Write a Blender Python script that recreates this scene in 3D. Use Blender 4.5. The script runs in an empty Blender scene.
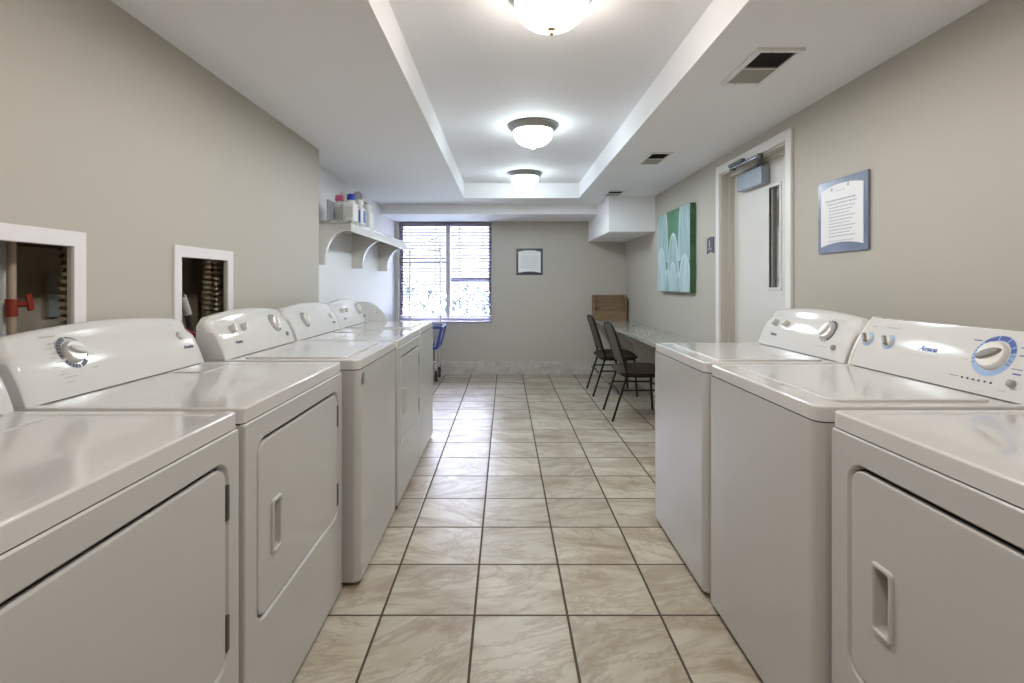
import bpy, bmesh, math, random
from mathutils import Vector, Matrix

random.seed(7)
SC = bpy.context.scene
COL = SC.collection
R = math.radians
PI = math.pi
H = 1.22            # camera height
CEIL = 2.162        # main ceiling
TRAY = 2.325        # raised tray
XL, XR, XREC = -1.314, 1.61, -1.49
YB, YF = 6.87, -1.7

# ------------------------------------------------------------------ materials
def mat(name, color, rough=0.5, metal=0.0, spec=0.5, coat=0.0, emit=None, estr=0.0,
        trans=0.0, alpha=1.0, noise=None, bump=None, ior=1.45):
    m = bpy.data.materials.new(name)
    m.use_nodes = True
    nt = m.node_tree
    b = nt.nodes['Principled BSDF']
    b.inputs['Base Color'].default_value = (*color, 1)
    b.inputs['Roughness'].default_value = rough
    b.inputs['Metallic'].default_value = metal
    b.inputs['Specular IOR Level'].default_value = spec
    b.inputs['Coat Weight'].default_value = coat
    b.inputs['Transmission Weight'].default_value = trans
    b.inputs['IOR'].default_value = ior
    if emit:
        b.inputs['Emission Color'].default_value = (*emit, 1)
        b.inputs['Emission Strength'].default_value = estr
    tc = nt.nodes.new('ShaderNodeTexCoord')
    if noise:
        scale, amt = noise
        n = nt.nodes.new('ShaderNodeTexNoise')
        n.inputs['Scale'].default_value = scale
        n.inputs['Detail'].default_value = 6
        nt.links.new(tc.outputs['Object'], n.inputs['Vector'])
        mx = nt.nodes.new('ShaderNodeMix'); mx.data_type = 'RGBA'
        mx.inputs['A'].default_value = (*[c * (1 - amt) for c in color], 1)
        mx.inputs['B'].default_value = (*[min(1, c * (1 + amt)) for c in color], 1)
        nt.links.new(n.outputs['Fac'], mx.inputs['Factor'])
        nt.links.new(mx.outputs['Result'], b.inputs['Base Color'])
    if bump:
        scale, st = bump
        n2 = nt.nodes.new('ShaderNodeTexNoise')
        n2.inputs['Scale'].default_value = scale
        n2.inputs['Detail'].default_value = 3
        nt.links.new(tc.outputs['Object'], n2.inputs['Vector'])
        bp = nt.nodes.new('ShaderNodeBump')
        bp.inputs['Strength'].default_value = st
        bp.inputs['Distance'].default_value = 0.002
        nt.links.new(n2.outputs['Fac'], bp.inputs['Height'])
        nt.links.new(bp.outputs['Normal'], b.inputs['Normal'])
    return m

def ramp(nt, fac, stops):
    r = nt.nodes.new('ShaderNodeValToRGB')
    els = r.color_ramp.elements
    while len(els) < len(stops):
        els.new(0.5)
    for e, (p, c) in zip(els, stops):
        e.position = p
        e.color = (*c, 1)
    nt.links.new(fac, r.inputs['Fac'])
    return r.outputs['Color']

def tile_material():
    m = bpy.data.materials.new('travertine_floor_tile'); m.use_nodes = True
    nt = m.node_tree; b = nt.nodes['Principled BSDF']
    tc = nt.nodes.new('ShaderNodeTexCoord')
    T, X0, Y0, G = 0.342, -0.114, 1.8826, 0.0045
    sep = nt.nodes.new('ShaderNodeSeparateXYZ'); nt.links.new(tc.outputs['Object'], sep.inputs[0])
    def M(op, a, c=None):
        n = nt.nodes.new('ShaderNodeMath'); n.operation = op
        for i, v in enumerate((a, c)):
            if v is None: continue
            if isinstance(v, (int, float)): n.inputs[i].default_value = v
            else: nt.links.new(v, n.inputs[i])
        return n.outputs[0]
    ux = M('DIVIDE', M('SUBTRACT', sep.outputs['X'], X0), T)
    uy = M('DIVIDE', M('SUBTRACT', sep.outputs['Y'], Y0), T * 0.9965)
    def edge(u):
        f = M('FRACT', u)
        d = M('MINIMUM', f, M('SUBTRACT', 1.0, f))
        return d
    d = M('MINIMUM', edge(ux), edge(uy))
    grout = M('LESS_THAN', d, G / T)
    idx = nt.nodes.new('ShaderNodeCombineXYZ')
    nt.links.new(M('FLOOR', ux), idx.inputs[0]); nt.links.new(M('FLOOR', uy), idx.inputs[1])
    wn = nt.nodes.new('ShaderNodeTexWhiteNoise'); wn.noise_dimensions = '3D'
    nt.links.new(idx.outputs[0], wn.inputs['Vector'])
    # each tile gets its own slice of the stone and its own veining direction
    off = nt.nodes.new('ShaderNodeVectorMath'); off.operation = 'SCALE'
    nt.links.new(wn.outputs['Color'], off.inputs[0]); off.inputs['Scale'].default_value = 40
    add = nt.nodes.new('ShaderNodeVectorMath'); add.operation = 'ADD'
    nt.links.new(tc.outputs['Object'], add.inputs[0]); nt.links.new(off.outputs[0], add.inputs[1])
    rot = nt.nodes.new('ShaderNodeVectorRotate'); rot.rotation_type = 'Z_AXIS'
    nt.links.new(add.outputs[0], rot.inputs['Vector'])
    nt.links.new(M('SUBTRACT', M('MULTIPLY', wn.outputs['Value'], 1.3), 0.65), rot.inputs['Angle'])
    mp = nt.nodes.new('ShaderNodeMapping'); mp.inputs['Scale'].default_value = (1.0, 2.1, 1)
    nt.links.new(rot.outputs[0], mp.inputs['Vector'])
    n1 = nt.nodes.new('ShaderNodeTexNoise')
    n1.inputs['Scale'].default_value = 2.3; n1.inputs['Detail'].default_value = 9
    n1.inputs['Roughness'].default_value = 0.62; n1.inputs['Distortion'].default_value = 0.9
    nt.links.new(mp.outputs[0], n1.inputs['Vector'])
    n2 = nt.nodes.new('ShaderNodeTexNoise')
    n2.inputs['Scale'].default_value = 1.3; n2.inputs['Detail'].default_value = 8
    n2.inputs['Roughness'].default_value = 0.7; n2.inputs['Distortion'].default_value = 1.5
    nt.links.new(mp.outputs[0], n2.inputs['Vector'])
    vein = M('ABSOLUTE', M('SUBTRACT', n2.outputs['Fac'], 0.5))
    veinm = M('SUBTRACT', 1.0, M('MINIMUM', M('MULTIPLY', vein, 24.0), 1.0))
    c1 = ramp(nt, n1.outputs['Fac'], [(0.30, (0.36, 0.265, 0.17)), (0.44, (0.53, 0.445, 0.325)),
                                      (0.55, (0.63, 0.57, 0.445)), (0.70, (0.73, 0.68, 0.55))])
    mx = nt.nodes.new('ShaderNodeMix'); mx.data_type = 'RGBA'
    nt.links.new(M('MULTIPLY', veinm, 0.5), mx.inputs['Factor'])
    nt.links.new(c1, mx.inputs['A']); mx.inputs['B'].default_value = (0.36, 0.24, 0.15, 1)
    hv = nt.nodes.new('ShaderNodeHueSaturation')
    nt.links.new(mx.outputs['Result'], hv.inputs['Color'])
    nt.links.new(M('ADD', M('MULTIPLY', wn.outputs['Value'], 0.16), 0.71), hv.inputs['Value'])
    hv.inputs['Saturation'].default_value = 0.9
    b.inputs['Specular IOR Level'].default_value = 0.32
    mg = nt.nodes.new('ShaderNodeMix'); mg.data_type = 'RGBA'
    nt.links.new(grout, mg.inputs['Factor']); nt.links.new(hv.outputs['Color'], mg.inputs['A'])
    mg.inputs['B'].default_value = (0.085, 0.065, 0.048, 1)
    nt.links.new(mg.outputs['Result'], b.inputs['Base Color'])
    rg = nt.nodes.new('ShaderNodeMix'); rg.data_type = 'FLOAT'
    nt.links.new(grout, rg.inputs['Factor'])
    rr = M('ADD', M('MULTIPLY', n1.outputs['Fac'], 0.22), 0.25)
    nt.links.new(rr, rg.inputs['A']); rg.inputs['B'].default_value = 0.9
    nt.links.new(rg.outputs['Result'], b.inputs['Roughness'])
    bp = nt.nodes.new('ShaderNodeBump'); bp.inputs['Strength'].default_value = 0.5
    bp.inputs['Distance'].default_value = 0.003
    sm = M('MINIMUM', M('MULTIPLY', d, 40.0), 1.0)
    nt.links.new(M('ADD', sm, M('MULTIPLY', n1.outputs['Fac'], 0.35)), bp.inputs['Height'])
    nt.links.new(bp.outputs['Normal'], b.inputs['Normal'])
    return m

def stone_material(name, stops, scale, rough, tile=None):
    m = bpy.data.materials.new(name); m.use_nodes = True
    nt = m.node_tree; b = nt.nodes['Principled BSDF']
    tc = nt.nodes.new('ShaderNodeTexCoord')
    n1 = nt.nodes.new('ShaderNodeTexNoise'); n1.inputs['Scale'].default_value = scale
    n1.inputs['Detail'].default_value = 8; n1.inputs['Roughness'].default_value = 0.75
    nt.links.new(tc.outputs['Object'], n1.inputs['Vector'])
    c = ramp(nt, n1.outputs['Fac'], stops)
    nt.links.new(c, b.inputs['Base Color'])
    b.inputs['Roughness'].default_value = rough
    return m

def wood_material(name, c1, c2, rough=0.5, scale=(1, 1, 14)):
    m = bpy.data.materials.new(name); m.use_nodes = True
    nt = m.node_tree; b = nt.nodes['Principled BSDF']
    tc = nt.nodes.new('ShaderNodeTexCoord')
    mp = nt.nodes.new('ShaderNodeMapping'); mp.inputs['Scale'].default_value = scale
    nt.links.new(tc.outputs['Object'], mp.inputs['Vector'])
    n1 = nt.nodes.new('ShaderNodeTexNoise'); n1.inputs['Scale'].default_value = 4
    n1.inputs['Detail'].default_value = 5; n1.inputs['Distortion'].default_value = 0.6
    nt.links.new(mp.outputs[0], n1.inputs['Vector'])
    nt.links.new(ramp(nt, n1.outputs['Fac'], [(0.3, c1), (0.7, c2)]), b.inputs['Base Color'])
    b.inputs['Roughness'].default_value = rough
    return m

M = {}
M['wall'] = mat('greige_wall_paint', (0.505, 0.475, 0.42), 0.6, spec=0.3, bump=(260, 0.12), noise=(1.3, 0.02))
M['wall_recess'] = mat('pale_wall_paint', (0.84, 0.83, 0.84), 0.5, spec=0.3, bump=(260, 0.12))  # wall paint lightened, window light on the recess is put into the colour
M['ceiling'] = mat('ceiling_paint', (0.88, 0.88, 0.90), 0.7, spec=0.2, bump=(220, 0.1))
M['trim'] = mat('trim_paint', (0.78, 0.76, 0.75), 0.35, noise=(3, 0.02))
M['doorpaint'] = mat('door_paint', (0.70, 0.68, 0.64), 0.35, noise=(2, 0.02))
M['jamb'] = mat('jamb_paint', (0.56, 0.52, 0.46), 0.4, noise=(2, 0.02))
M['panelframe'] = mat('access_frame_paint', (0.80, 0.775, 0.80), 0.4, noise=(4, 0.02))
M['floor'] = tile_material()
M['basetile'] = stone_material('tile_skirting', [(0.3, (0.36, 0.33, 0.30)), (0.5, (0.54, 0.51, 0.47)), (0.7, (0.68, 0.65, 0.61))], 7, 0.35)
M['enamel'] = mat('white_enamel', (0.495, 0.484, 0.474), 0.16, coat=0.25, noise=(2.5, 0.012))  # white enamel darkened, dimmer light on the fronts is in the colour
M['enamel_top'] = mat('white_enamel_top', (0.62, 0.605, 0.595), 0.13, coat=0.4, noise=(7, 0.03), bump=(9, 0.06))  # same white enamel, lighter colour carries the light on the tops
M['console'] = mat('console_plastic', (0.665, 0.66, 0.65), 0.10, spec=0.15, noise=(3, 0.01))
M['consolegrey'] = mat('console_end_plastic', (0.70, 0.70, 0.70), 0.35, noise=(3, 0.01))
M['cream'] = mat('cream_end_cap', (0.76, 0.73, 0.66), 0.35, noise=(3, 0.01))
M['groove'] = mat('dark_gap', (0.045, 0.042, 0.04), 0.8, noise=(5, 0.1))
M['hinge'] = mat('dark_hinge', (0.10, 0.095, 0.09), 0.4, metal=0.6, noise=(9, 0.1))
M['knob'] = mat('knob_grey', (0.52, 0.52, 0.50), 0.3, noise=(9, 0.02))
M['knobsilver'] = mat('knob_silver', (0.66, 0.655, 0.63), 0.28, metal=0.35, noise=(9, 0.02))
M['knobwhite'] = mat('knob_white', (0.78, 0.76, 0.72), 0.3, noise=(9, 0.02))
M['knobdark'] = mat('pointer_grey', (0.24, 0.235, 0.22), 0.35, noise=(9, 0.03))
M['buttongrey'] = mat('button_grey', (0.30, 0.30, 0.28), 0.35, noise=(9, 0.03))
M['ink'] = mat('print_navy', (0.07, 0.075, 0.12), 0.5, noise=(30, 0.05))
M['inkgrey'] = mat('print_grey', (0.42, 0.42, 0.43), 0.5, noise=(30, 0.05))
M['blue'] = mat('print_blue', (0.075, 0.105, 0.36), 0.45, noise=(30, 0.05))
M['paleblue'] = mat('print_pale_blue', (0.30, 0.43, 0.66), 0.45, noise=(30, 0.05))
M['chrome'] = mat('chrome', (0.75, 0.75, 0.76), 0.15, metal=1.0, noise=(9, 0.02))
M['nickel'] = mat('brushed_nickel', (0.36, 0.36, 0.35), 0.32, metal=0.9, noise=(12, 0.05))
M['copperish'] = mat('warm_nickel', (0.50, 0.36, 0.28), 0.3, metal=0.9, noise=(12, 0.05))
M['bowl_warm'] = mat('lit_glass_warm', (0.9, 0.88, 0.84), 0.3, emit=(1.0, 0.91, 0.82), estr=12, noise=(6, 0.03))
M['bowl_cool'] = mat('lit_glass_cool', (0.9, 0.9, 0.9), 0.3, emit=(0.84, 0.96, 1.0), estr=12, noise=(6, 0.03))
M['ventwhite'] = mat('vent_paint', (0.82, 0.81, 0.80), 0.4, noise=(4, 0.02))
M['ventgrey'] = mat('vent_louver_paint', (0.45, 0.44, 0.40), 0.45, noise=(4, 0.02))
M['ventdark'] = mat('vent_duct', (0.03, 0.028, 0.024), 0.8, noise=(4, 0.1))  # near black painted in for the shade inside the vents
M['winframe'] = mat('window_frame_paint', (0.30, 0.28, 0.38), 0.4, noise=(4, 0.03))
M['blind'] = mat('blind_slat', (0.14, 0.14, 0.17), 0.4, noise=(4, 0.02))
M['blindrail'] = mat('blind_rail', (0.52, 0.52, 0.62), 0.4, noise=(4, 0.02))
M['cord'] = mat('blind_cord', (0.45, 0.45, 0.5), 0.6, noise=(4, 0.02))
def pane_material():
    m = bpy.data.materials.new('clear_pane'); m.use_nodes = True
    nt = m.node_tree; nt.nodes.remove(nt.nodes['Principled BSDF'])
    t = nt.nodes.new('ShaderNodeBsdfTransparent'); t.inputs['Color'].default_value = (0.95, 0.97, 0.96, 1)
    g = nt.nodes.new('ShaderNodeBsdfGlossy'); g.inputs['Roughness'].default_value = 0.01
    fr = nt.nodes.new('ShaderNodeFresnel'); fr.inputs['IOR'].default_value = 1.35
    mx = nt.nodes.new('ShaderNodeMixShader')
    nt.links.new(fr.outputs[0], mx.inputs[0]); nt.links.new(t.outputs[0], mx.inputs[1]); nt.links.new(g.outputs[0], mx.inputs[2])
    nt.links.new(mx.outputs[0], nt.nodes['Material Output'].inputs['Surface'])
    return m
M['glass'] = pane_material()
M['doorglass'] = mat('door_glass', (0.10, 0.10, 0.095), 0.03, spec=0.9, coat=1.0, noise=(4, 0.02))
M['granite'] = stone_material('granite', [(0.36, (0.08, 0.075, 0.065)), (0.44, (0.30, 0.30, 0.27)), (0.54, (0.44, 0.44, 0.40)), (0.66, (0.58, 0.57, 0.52))], 30, 0.14)
M['bracket'] = mat('bracket_paint', (0.66, 0.64, 0.61), 0.4, noise=(3, 0.02))
M['oak'] = wood_material('organizer_wood', (0.20, 0.125, 0.065), (0.30, 0.20, 0.115), 0.45, (0.6, 2, 10))
M['rawwood'] = wood_material('stud_wood', (0.20, 0.11, 0.05), (0.30, 0.17, 0.08), 0.8, (10, 1, 10))
M['blackmetal'] = mat('black_powdercoat', (0.010, 0.010, 0.0105), 0.5, spec=0.3, noise=(9, 0.1))
M['vinyl'] = mat('brown_vinyl', (0.040, 0.027, 0.019), 0.6, spec=0.3, noise=(30, 0.15), bump=(160, 0.3))
M['vinylback'] = mat('taupe_back_fabric', (0.095, 0.075, 0.064), 0.6, noise=(30, 0.12), bump=(160, 0.3))
M['plate'] = mat('steel_blue_plate', (0.145, 0.18, 0.265), 0.22, coat=0.5, noise=(5, 0.12))
M['platedark'] = mat('charcoal_plate', (0.035, 0.037, 0.048), 0.3, noise=(5, 0.08))
M['paper'] = mat('white_paper', (0.80, 0.80, 0.81), 0.35, noise=(4, 0.015))
M['textgrey'] = mat('text_print', (0.45, 0.45, 0.50), 0.6, noise=(40, 0.1))
M['signwhite'] = mat('sign_raised_white', (0.62, 0.63, 0.68), 0.4, noise=(9, 0.02))
M['signgrey'] = mat('sign_plate', (0.085, 0.09, 0.115), 0.4, noise=(9, 0.05))
M['closer'] = mat('closer_paint', (0.30, 0.345, 0.40), 0.35, metal=0.2, noise=(9, 0.03))
M['steel'] = mat('dull_steel', (0.14, 0.14, 0.145), 0.35, metal=0.9, noise=(12, 0.05))
M['foil'] = mat('foil_duct', (0.88, 0.83, 0.75), 0.26, metal=1.0, noise=(20, 0.10), bump=(30, 0.3))
M['chase'] = mat('chase_drywall', (0.80, 0.70, 0.55), 0.85, noise=(2, 0.06))
M['pipegrey'] = mat('galvanised_pipe', (0.74, 0.79, 0.81), 0.45, noise=(9, 0.05))
M['pipecopper'] = mat('aged_pipe', (0.42, 0.34, 0.26), 0.5, noise=(20, 0.15))
M['valvered'] = mat('red_valve', (0.26, 0.035, 0.022), 0.4, noise=(20, 0.1))
M['hoseblack'] = mat('black_hose', (0.035, 0.033, 0.032), 0.45, noise=(20, 0.1))
M['hosered'] = mat('red_hose', (0.42, 0.05, 0.035), 0.45, noise=(20, 0.1))
M['fittingwhite'] = mat('white_fitting', (0.55, 0.53, 0.50), 0.4, noise=(20, 0.05))
M['jug'] = mat('white_jug_plastic', (0.80, 0.80, 0.78), 0.35, noise=(9, 0.02))
M['capblue'] = mat('blue_cap', (0.03, 0.06, 0.42), 0.3, noise=(9, 0.03))
M['cappink'] = mat('pink_cap', (0.62, 0.12, 0.22), 0.35, noise=(9, 0.03))
M['labelblue'] = mat('blue_label', (0.06, 0.14, 0.45), 0.35, noise=(15, 0.1))
M['labelgreen'] = mat('pale_label', (0.60, 0.64, 0.58), 0.4, noise=(25, 0.1))
M['lamphousing'] = mat('lamp_housing', (0.78, 0.78, 0.78), 0.4, noise=(9, 0.02))
M['lampgrey'] = mat('lamp_ring', (0.34, 0.34, 0.36), 0.4, noise=(9, 0.02))
M['lens'] = mat('lamp_lens', (0.42, 0.42, 0.44), 0.1, coat=1, noise=(9, 0.03))
M['folder'] = mat('grey_folder', (0.36, 0.36, 0.37), 0.5, noise=(9, 0.03))
M['cartblue'] = mat('blue_cart_plastic', (0.035, 0.075, 0.33), 0.35, noise=(9, 0.04))
M['rubber'] = mat('black_rubber', (0.02, 0.02, 0.021), 0.6, noise=(9, 0.1))
M['lawn'] = mat('lawn', (0.017, 0.019, 0.016), 0.9, noise=(6, 0.4))
M['leaf'] = mat('hedge_leaf', (0.020, 0.027, 0.018), 0.7, noise=(6, 0.4))
M['canvas_edge'] = mat('canvas_edge', (0.05, 0.13, 0.06), 0.6, noise=(12, 0.5))

# ------------------------------------------------------------------ mesh builder
class B:
    def __init__(s):
        s.bm = bmesh.new()

    def _take(s, new, mtx=None):
        if mtx is not None:
            bmesh.ops.transform(s.bm, matrix=mtx, verts=new)
        return s

    def box(s, x0, x1, y0, y1, z0, z1, bev=0.0, seg=2):
        t = bmesh.new()
        bmesh.ops.create_cube(t, size=1)
        for v in t.verts:
            v.co = Vector(((x0 + x1) / 2 + v.co.x * (x1 - x0), (y0 + y1) / 2 + v.co.y * (y1 - y0), (z0 + z1) / 2 + v.co.z * (z1 - z0)))
        if bev > 0:
            bmesh.ops.bevel(t, geom=t.edges[:], offset=bev, segments=seg, profile=0.5, affect='EDGES')
        s.merge(t)
        return s

    def merge(s, t, mtx=None):
        if mtx is not None:
            bmesh.ops.transform(t, matrix=mtx, verts=t.verts[:])
        vm = {}
        for v in t.verts:
            vm[v] = s.bm.verts.new(v.co)
        for f in t.faces:
            try:
                s.bm.faces.new([vm[v] for v in f.verts])
            except ValueError:
                pass
        t.free()
        return s

    def obox(s, c, size, mtx, bev=0.0, seg=2):
        t = B().box(-size[0] / 2, size[0] / 2, -size[1] / 2, size[1] / 2, -size[2] / 2, size[2] / 2, bev, seg)
        s.merge(t.bm, Matrix.Translation(c) @ mtx.to_4x4())
        return s

    def prism(s, poly, axis, a0, a1, bev=0.0, seg=2, only=None):
        """poly: 2D points; axis 'x': (y,z), 'y': (x,z), 'z': (x,y)."""
        t = bmesh.new()
        def P(p, a):
            return {'x': (a, p[0], p[1]), 'y': (p[0], a, p[1]), 'z': (p[0], p[1], a)}[axis]
        lo = [t.verts.new(P(p, a0)) for p in poly]
        hi = [t.verts.new(P(p, a1)) for p in poly]
        n = len(poly)
        t.faces.new(lo[::-1]); top = t.faces.new(hi)
        for i in range(n):
            t.faces.new((lo[i], lo[(i + 1) % n], hi[(i + 1) % n], hi[i]))
        bmesh.ops.recalc_face_normals(t, faces=t.faces[:])
        if bev > 0:
            if only == 'hi':
                ed = [e for e in top.edges]
            elif only == 'lo':
                ed = [e for e in t.faces[0].edges]
            elif only == 'caps':
                t.faces.ensure_lookup_table()
                ed = list({e for f in (t.faces[0], t.faces[1]) for e in f.edges})
            else:
                ed = t.edges[:]
            bmesh.ops.bevel(t, geom=ed, offset=bev, segments=seg, profile=0.5, affect='EDGES')
        s.merge(t)
        return s

    def tube(s, pts, r, seg=10, closed=False, caps=True):
        pts = [Vector(p) for p in pts]
        n = len(pts)
        rings = []
        up = None
        for i, p in enumerate(pts):
            a = pts[i - 1] if (i > 0 or closed) else None
            b = pts[(i + 1) % n] if (i < n - 1 or closed) else None
            d = ((b - p).normalized() if b is not None else Vector()) + ((p - a).normalized() if a is not None else Vector())
            d = d.normalized()
            if up is None:
                up = Vector((0, 0, 1)) if abs(d.z) < 0.9 else Vector((1, 0, 0))
            u = (up - d * up.dot(d)).normalized()
            up = u
            w = d.cross(u)
            rr = r[i] if isinstance(r, (list, tuple)) else r
            rings.append([s.bm.verts.new(p + (u * math.cos(2 * PI * k / seg) + w * math.sin(2 * PI * k / seg)) * rr) for k in range(seg)])
        m = n if closed else n - 1
        for i in range(m):
            A, C = rings[i], rings[(i + 1) % n]
            for k in range(seg):
                s.bm.faces.new((A[k], A[(k + 1) % seg], C[(k + 1) % seg], C[k]))
        if caps and not closed:
            s.bm.faces.new(rings[0][::-1]); s.bm.faces.new(rings[-1])
        return s

    def lathe(s, prof, mtx=None, seg=32):
        """prof: list of (r, z) about local z."""
        t = bmesh.new()
        rings = []
        for r, z in prof:
            if r < 1e-6:
                rings.append([t.verts.new((0, 0, z))])
            else:
                rings.append([t.verts.new((r * math.cos(2 * PI * k / seg), r * math.sin(2 * PI * k / seg), z)) for k in range(seg)])
        for a, b in zip(rings, rings[1:]):
            for k in range(seg):
                k2 = (k + 1) % seg
                if len(a) == 1 and len(b) == 1: continue
                if len(a) == 1: t.faces.new((a[0], b[k2], b[k]))
                elif len(b) == 1: t.faces.new((a[k], a[k2], b[0]))
                else: t.faces.new((a[k], a[k2], b[k2], b[k]))
        bmesh.ops.recalc_face_normals(t, faces=t.faces[:])
        s.merge(t, mtx)
        return s

    def poly(s, pts3):
        s.bm.faces.new([s.bm.verts.new(p) for p in pts3])
        return s

    def obj(s, name, m, parent=None, smooth=True, angle=35, loc=None):
        me = bpy.data.meshes.new(name)
        bmesh.ops.recalc_face_normals(s.bm, faces=s.bm.faces[:])
        if loc is not None:
            bmesh.ops.translate(s.bm, vec=-Vector(loc), verts=s.bm.verts[:])
        s.bm.to_mesh(me)
        s.bm.free()
        if smooth:
            for p in me.polygons: p.use_smooth = True
            me.set_sharp_from_angle(angle=R(angle))
        me.materials.append(m)
        o = bpy.data.objects.new(name, me)
        COL.objects.link(o)
        if smooth and len(me.polygons) < 6000:
            wn = o.modifiers.new('weighted_normals', 'WEIGHTED_NORMAL'); wn.keep_sharp = True; wn.weight = 80
        if parent is not None: o.parent = parent
        if loc is not None: o.location = loc
        return o

def tag(o, label=None, cat=None, group=None, kind=None):
    if label: o['label'] = label
    if cat: o['category'] = cat
    if group: o['group'] = group
    if kind: o['kind'] = kind
    return o

def empty(name, loc, rz=0.0, label=None, cat=None, group=None, kind=None):
    o = bpy.data.objects.new(name, None)
    o.empty_display_size = 0.05
    COL.objects.link(o)
    o.location = loc
    o.rotation_euler = (0, 0, rz)
    return tag(o, label, cat, group, kind)

def copy_tree(o, parent=None):
    c = o.copy(); COL.objects.link(c)
    if parent is not None: c.parent = parent
    for ch in list(o.children): copy_tree(ch, c)
    return c

def rrect(x0, x1, z0, z1, r, n=6):
    pts = []
    for cx, cz, a0 in ((x1 - r, z1 - r, 0), (x0 + r, z1 - r, 90), (x0 + r, z0 + r, 180), (x1 - r, z0 + r, 270)):
        for k in range(n + 1):
            a = R(a0 + 90 * k / n)
            pts.append((cx + r * math.cos(a), cz + r * math.sin(a)))
    return pts

def text_mesh(body, size, shear=0.0, extrude=0.0004, bold=0.0):
    cu = bpy.data.curves.new('lettering', 'FONT')
    cu.body = body; cu.size = size; cu.shear = shear; cu.extrude = extrude; cu.offset = bold
    cu.align_x = 'CENTER'; cu.align_y = 'CENTER'; cu.resolution_u = 3
    o = bpy.data.objects.new('lettering', cu); COL.objects.link(o)
    bpy.context.view_layer.update()
    me = bpy.data.meshes.new_from_object(o.evaluated_get(bpy.context.evaluated_depsgraph_get()))
    bpy.data.objects.remove(o); bpy.data.curves.remove(cu)
    t = bmesh.new(); t.from_mesh(me); bpy.data.meshes.remove(me)
    return t

def struct(o):
    o['kind'] = 'structure'
    return o

# ------------------------------------------------------------------ room shell
struct(B().box(-2.2, 2.6, YF, YB + 0.2, -0.12, 0.0).obj('floor', M['floor'], smooth=False))

# ceiling with its raised tray
def build_ceiling():
    b = B()
    tx0, tx1, ty0, ty1 = -0.457, 0.81, -0.95, 5.64
    x0, x1, y0, y1 = -2.2, 2.6, YF, YB + 0.1
    T = 2.45
    b.box(x0, tx0, y0, y1, CEIL, T)
    b.box(tx1, x1, y0, y1, CEIL, T)
    b.box(tx0, tx1, y0, ty0, CEIL, T)
    b.box(tx0, tx1, ty1, y1, CEIL, T)
    b.box(tx0, tx1, ty0, ty1, TRAY, T)
    return struct(b.obj('ceiling', M['ceiling'], smooth=False))
build_ceiling()

def wall_with_holes(name, axis, a0, a1, u0, u1, z0, z1, holes, m):
    """axis 'x': slab between x=a0..a1, u runs along y; axis 'y': u runs along x."""
    us = sorted({u0, u1, *[h[0] for h in holes], *[h[1] for h in holes]})
    zs = sorted({z0, z1, *[h[2] for h in holes], *[h[3] for h in holes]})
    b = B()
    for i in range(len(us) - 1):
        j = 0
        for j in range(len(zs) - 1):
            uc, zc = (us[i] + us[i + 1]) / 2, (zs[j] + zs[j + 1]) / 2
            if any(h[0] < uc < h[1] and h[2] < zc < h[3] for h in holes): continue
            if axis == 'x': b.box(a0, a1, us[i], us[i + 1], zs[j], zs[j + 1])
            else: b.box(us[i], us[i + 1], a0, a1, zs[j], zs[j + 1])
    # drop the interior faces between neighbouring cells
    bmesh.ops.remove_doubles(b.bm, verts=b.bm.verts[:], dist=1e-6)
    seen = {}
    for f in b.bm.faces:
        seen.setdefault(frozenset(v.index for v in f.verts), [])
    b.bm.verts.index_update()
    seen = {}
    for f in b.bm.faces:
        seen.setdefault(frozenset(v.index for v in f.verts), []).append(f)
    dead = [f for fs in seen.values() if len(fs) > 1 for f in fs]
    bmesh.ops.delete(b.bm, geom=dead, context='FACES')
    return struct(b.obj(name, m, smooth=False))

OP1 = (1.155, 1.549, 0.945, 1.332)      # utility openings in the left wall (y0,y1,z0,z1)
OP2 = (2.066, 2.409, 0.945, 1.327)
LW_END = 3.605
wall_with_holes('wall_left', 'x', XL - 0.012, XL, YF, LW_END, 0.0, CEIL, [OP1, OP2], M['wall'])
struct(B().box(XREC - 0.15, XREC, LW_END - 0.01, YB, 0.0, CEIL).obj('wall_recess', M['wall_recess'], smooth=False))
struct(B().box(XREC - 0.15, XL - 0.012, LW_END - 0.09, LW_END, 0.0, CEIL).obj('wall_corner', M['wall'], smooth=False))
# service chase behind the left wall
b = B()
b.box(-1.68, -1.62, 0.95, 3.4, 0, CEIL); b.box(-1.62, XL - 0.012, 0.90, 0.95, 0, CEIL); b.box(-1.62, XL - 0.012, 3.4, 3.45, 0, CEIL)
struct(b.obj('wall_chase', M['chase'], smooth=False))

DOOR = (2.918, 3.822, 0.0, 2.035)
wall_with_holes('wall_right', 'x', XR, XR + 0.14, YF, YB, 0.0, CEIL, [DOOR], M['wall'])
WIN = (-1.44, -0.187, 0.712, 2.052)
wall_with_holes('wall_back', 'y', YB, YB + 0.20, -2.2, 2.6, 0.0, CEIL, [WIN], M['wall'])
struct(B().box(-2.2, 2.6, YF - 0.1, YF, 0, CEIL).obj('wall_front', M['wall'], smooth=False))
# dropped beam above the window and boxed soffit in the far right corner
struct(B().box(XREC, 1.11, 6.13, YB, 2.052, CEIL).obj('trim_1', M['ceiling'], smooth=False))
struct(B().box(1.11, XR, 5.5, YB, 1.777, CEIL).obj('trim_2', M['ceiling'], smooth=False))
# hallway behind the door
b = B()
b.box(XR + 0.14, 2.6, 2.4, 2.5, 0, CEIL); b.box(XR + 0.14, 2.6, 4.3, 4.4, 0, CEIL); b.box(2.5, 2.6, 2.5, 4.3, 0, CEIL)
struct(b.obj('wall_hall', M['wall'], smooth=False))
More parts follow.
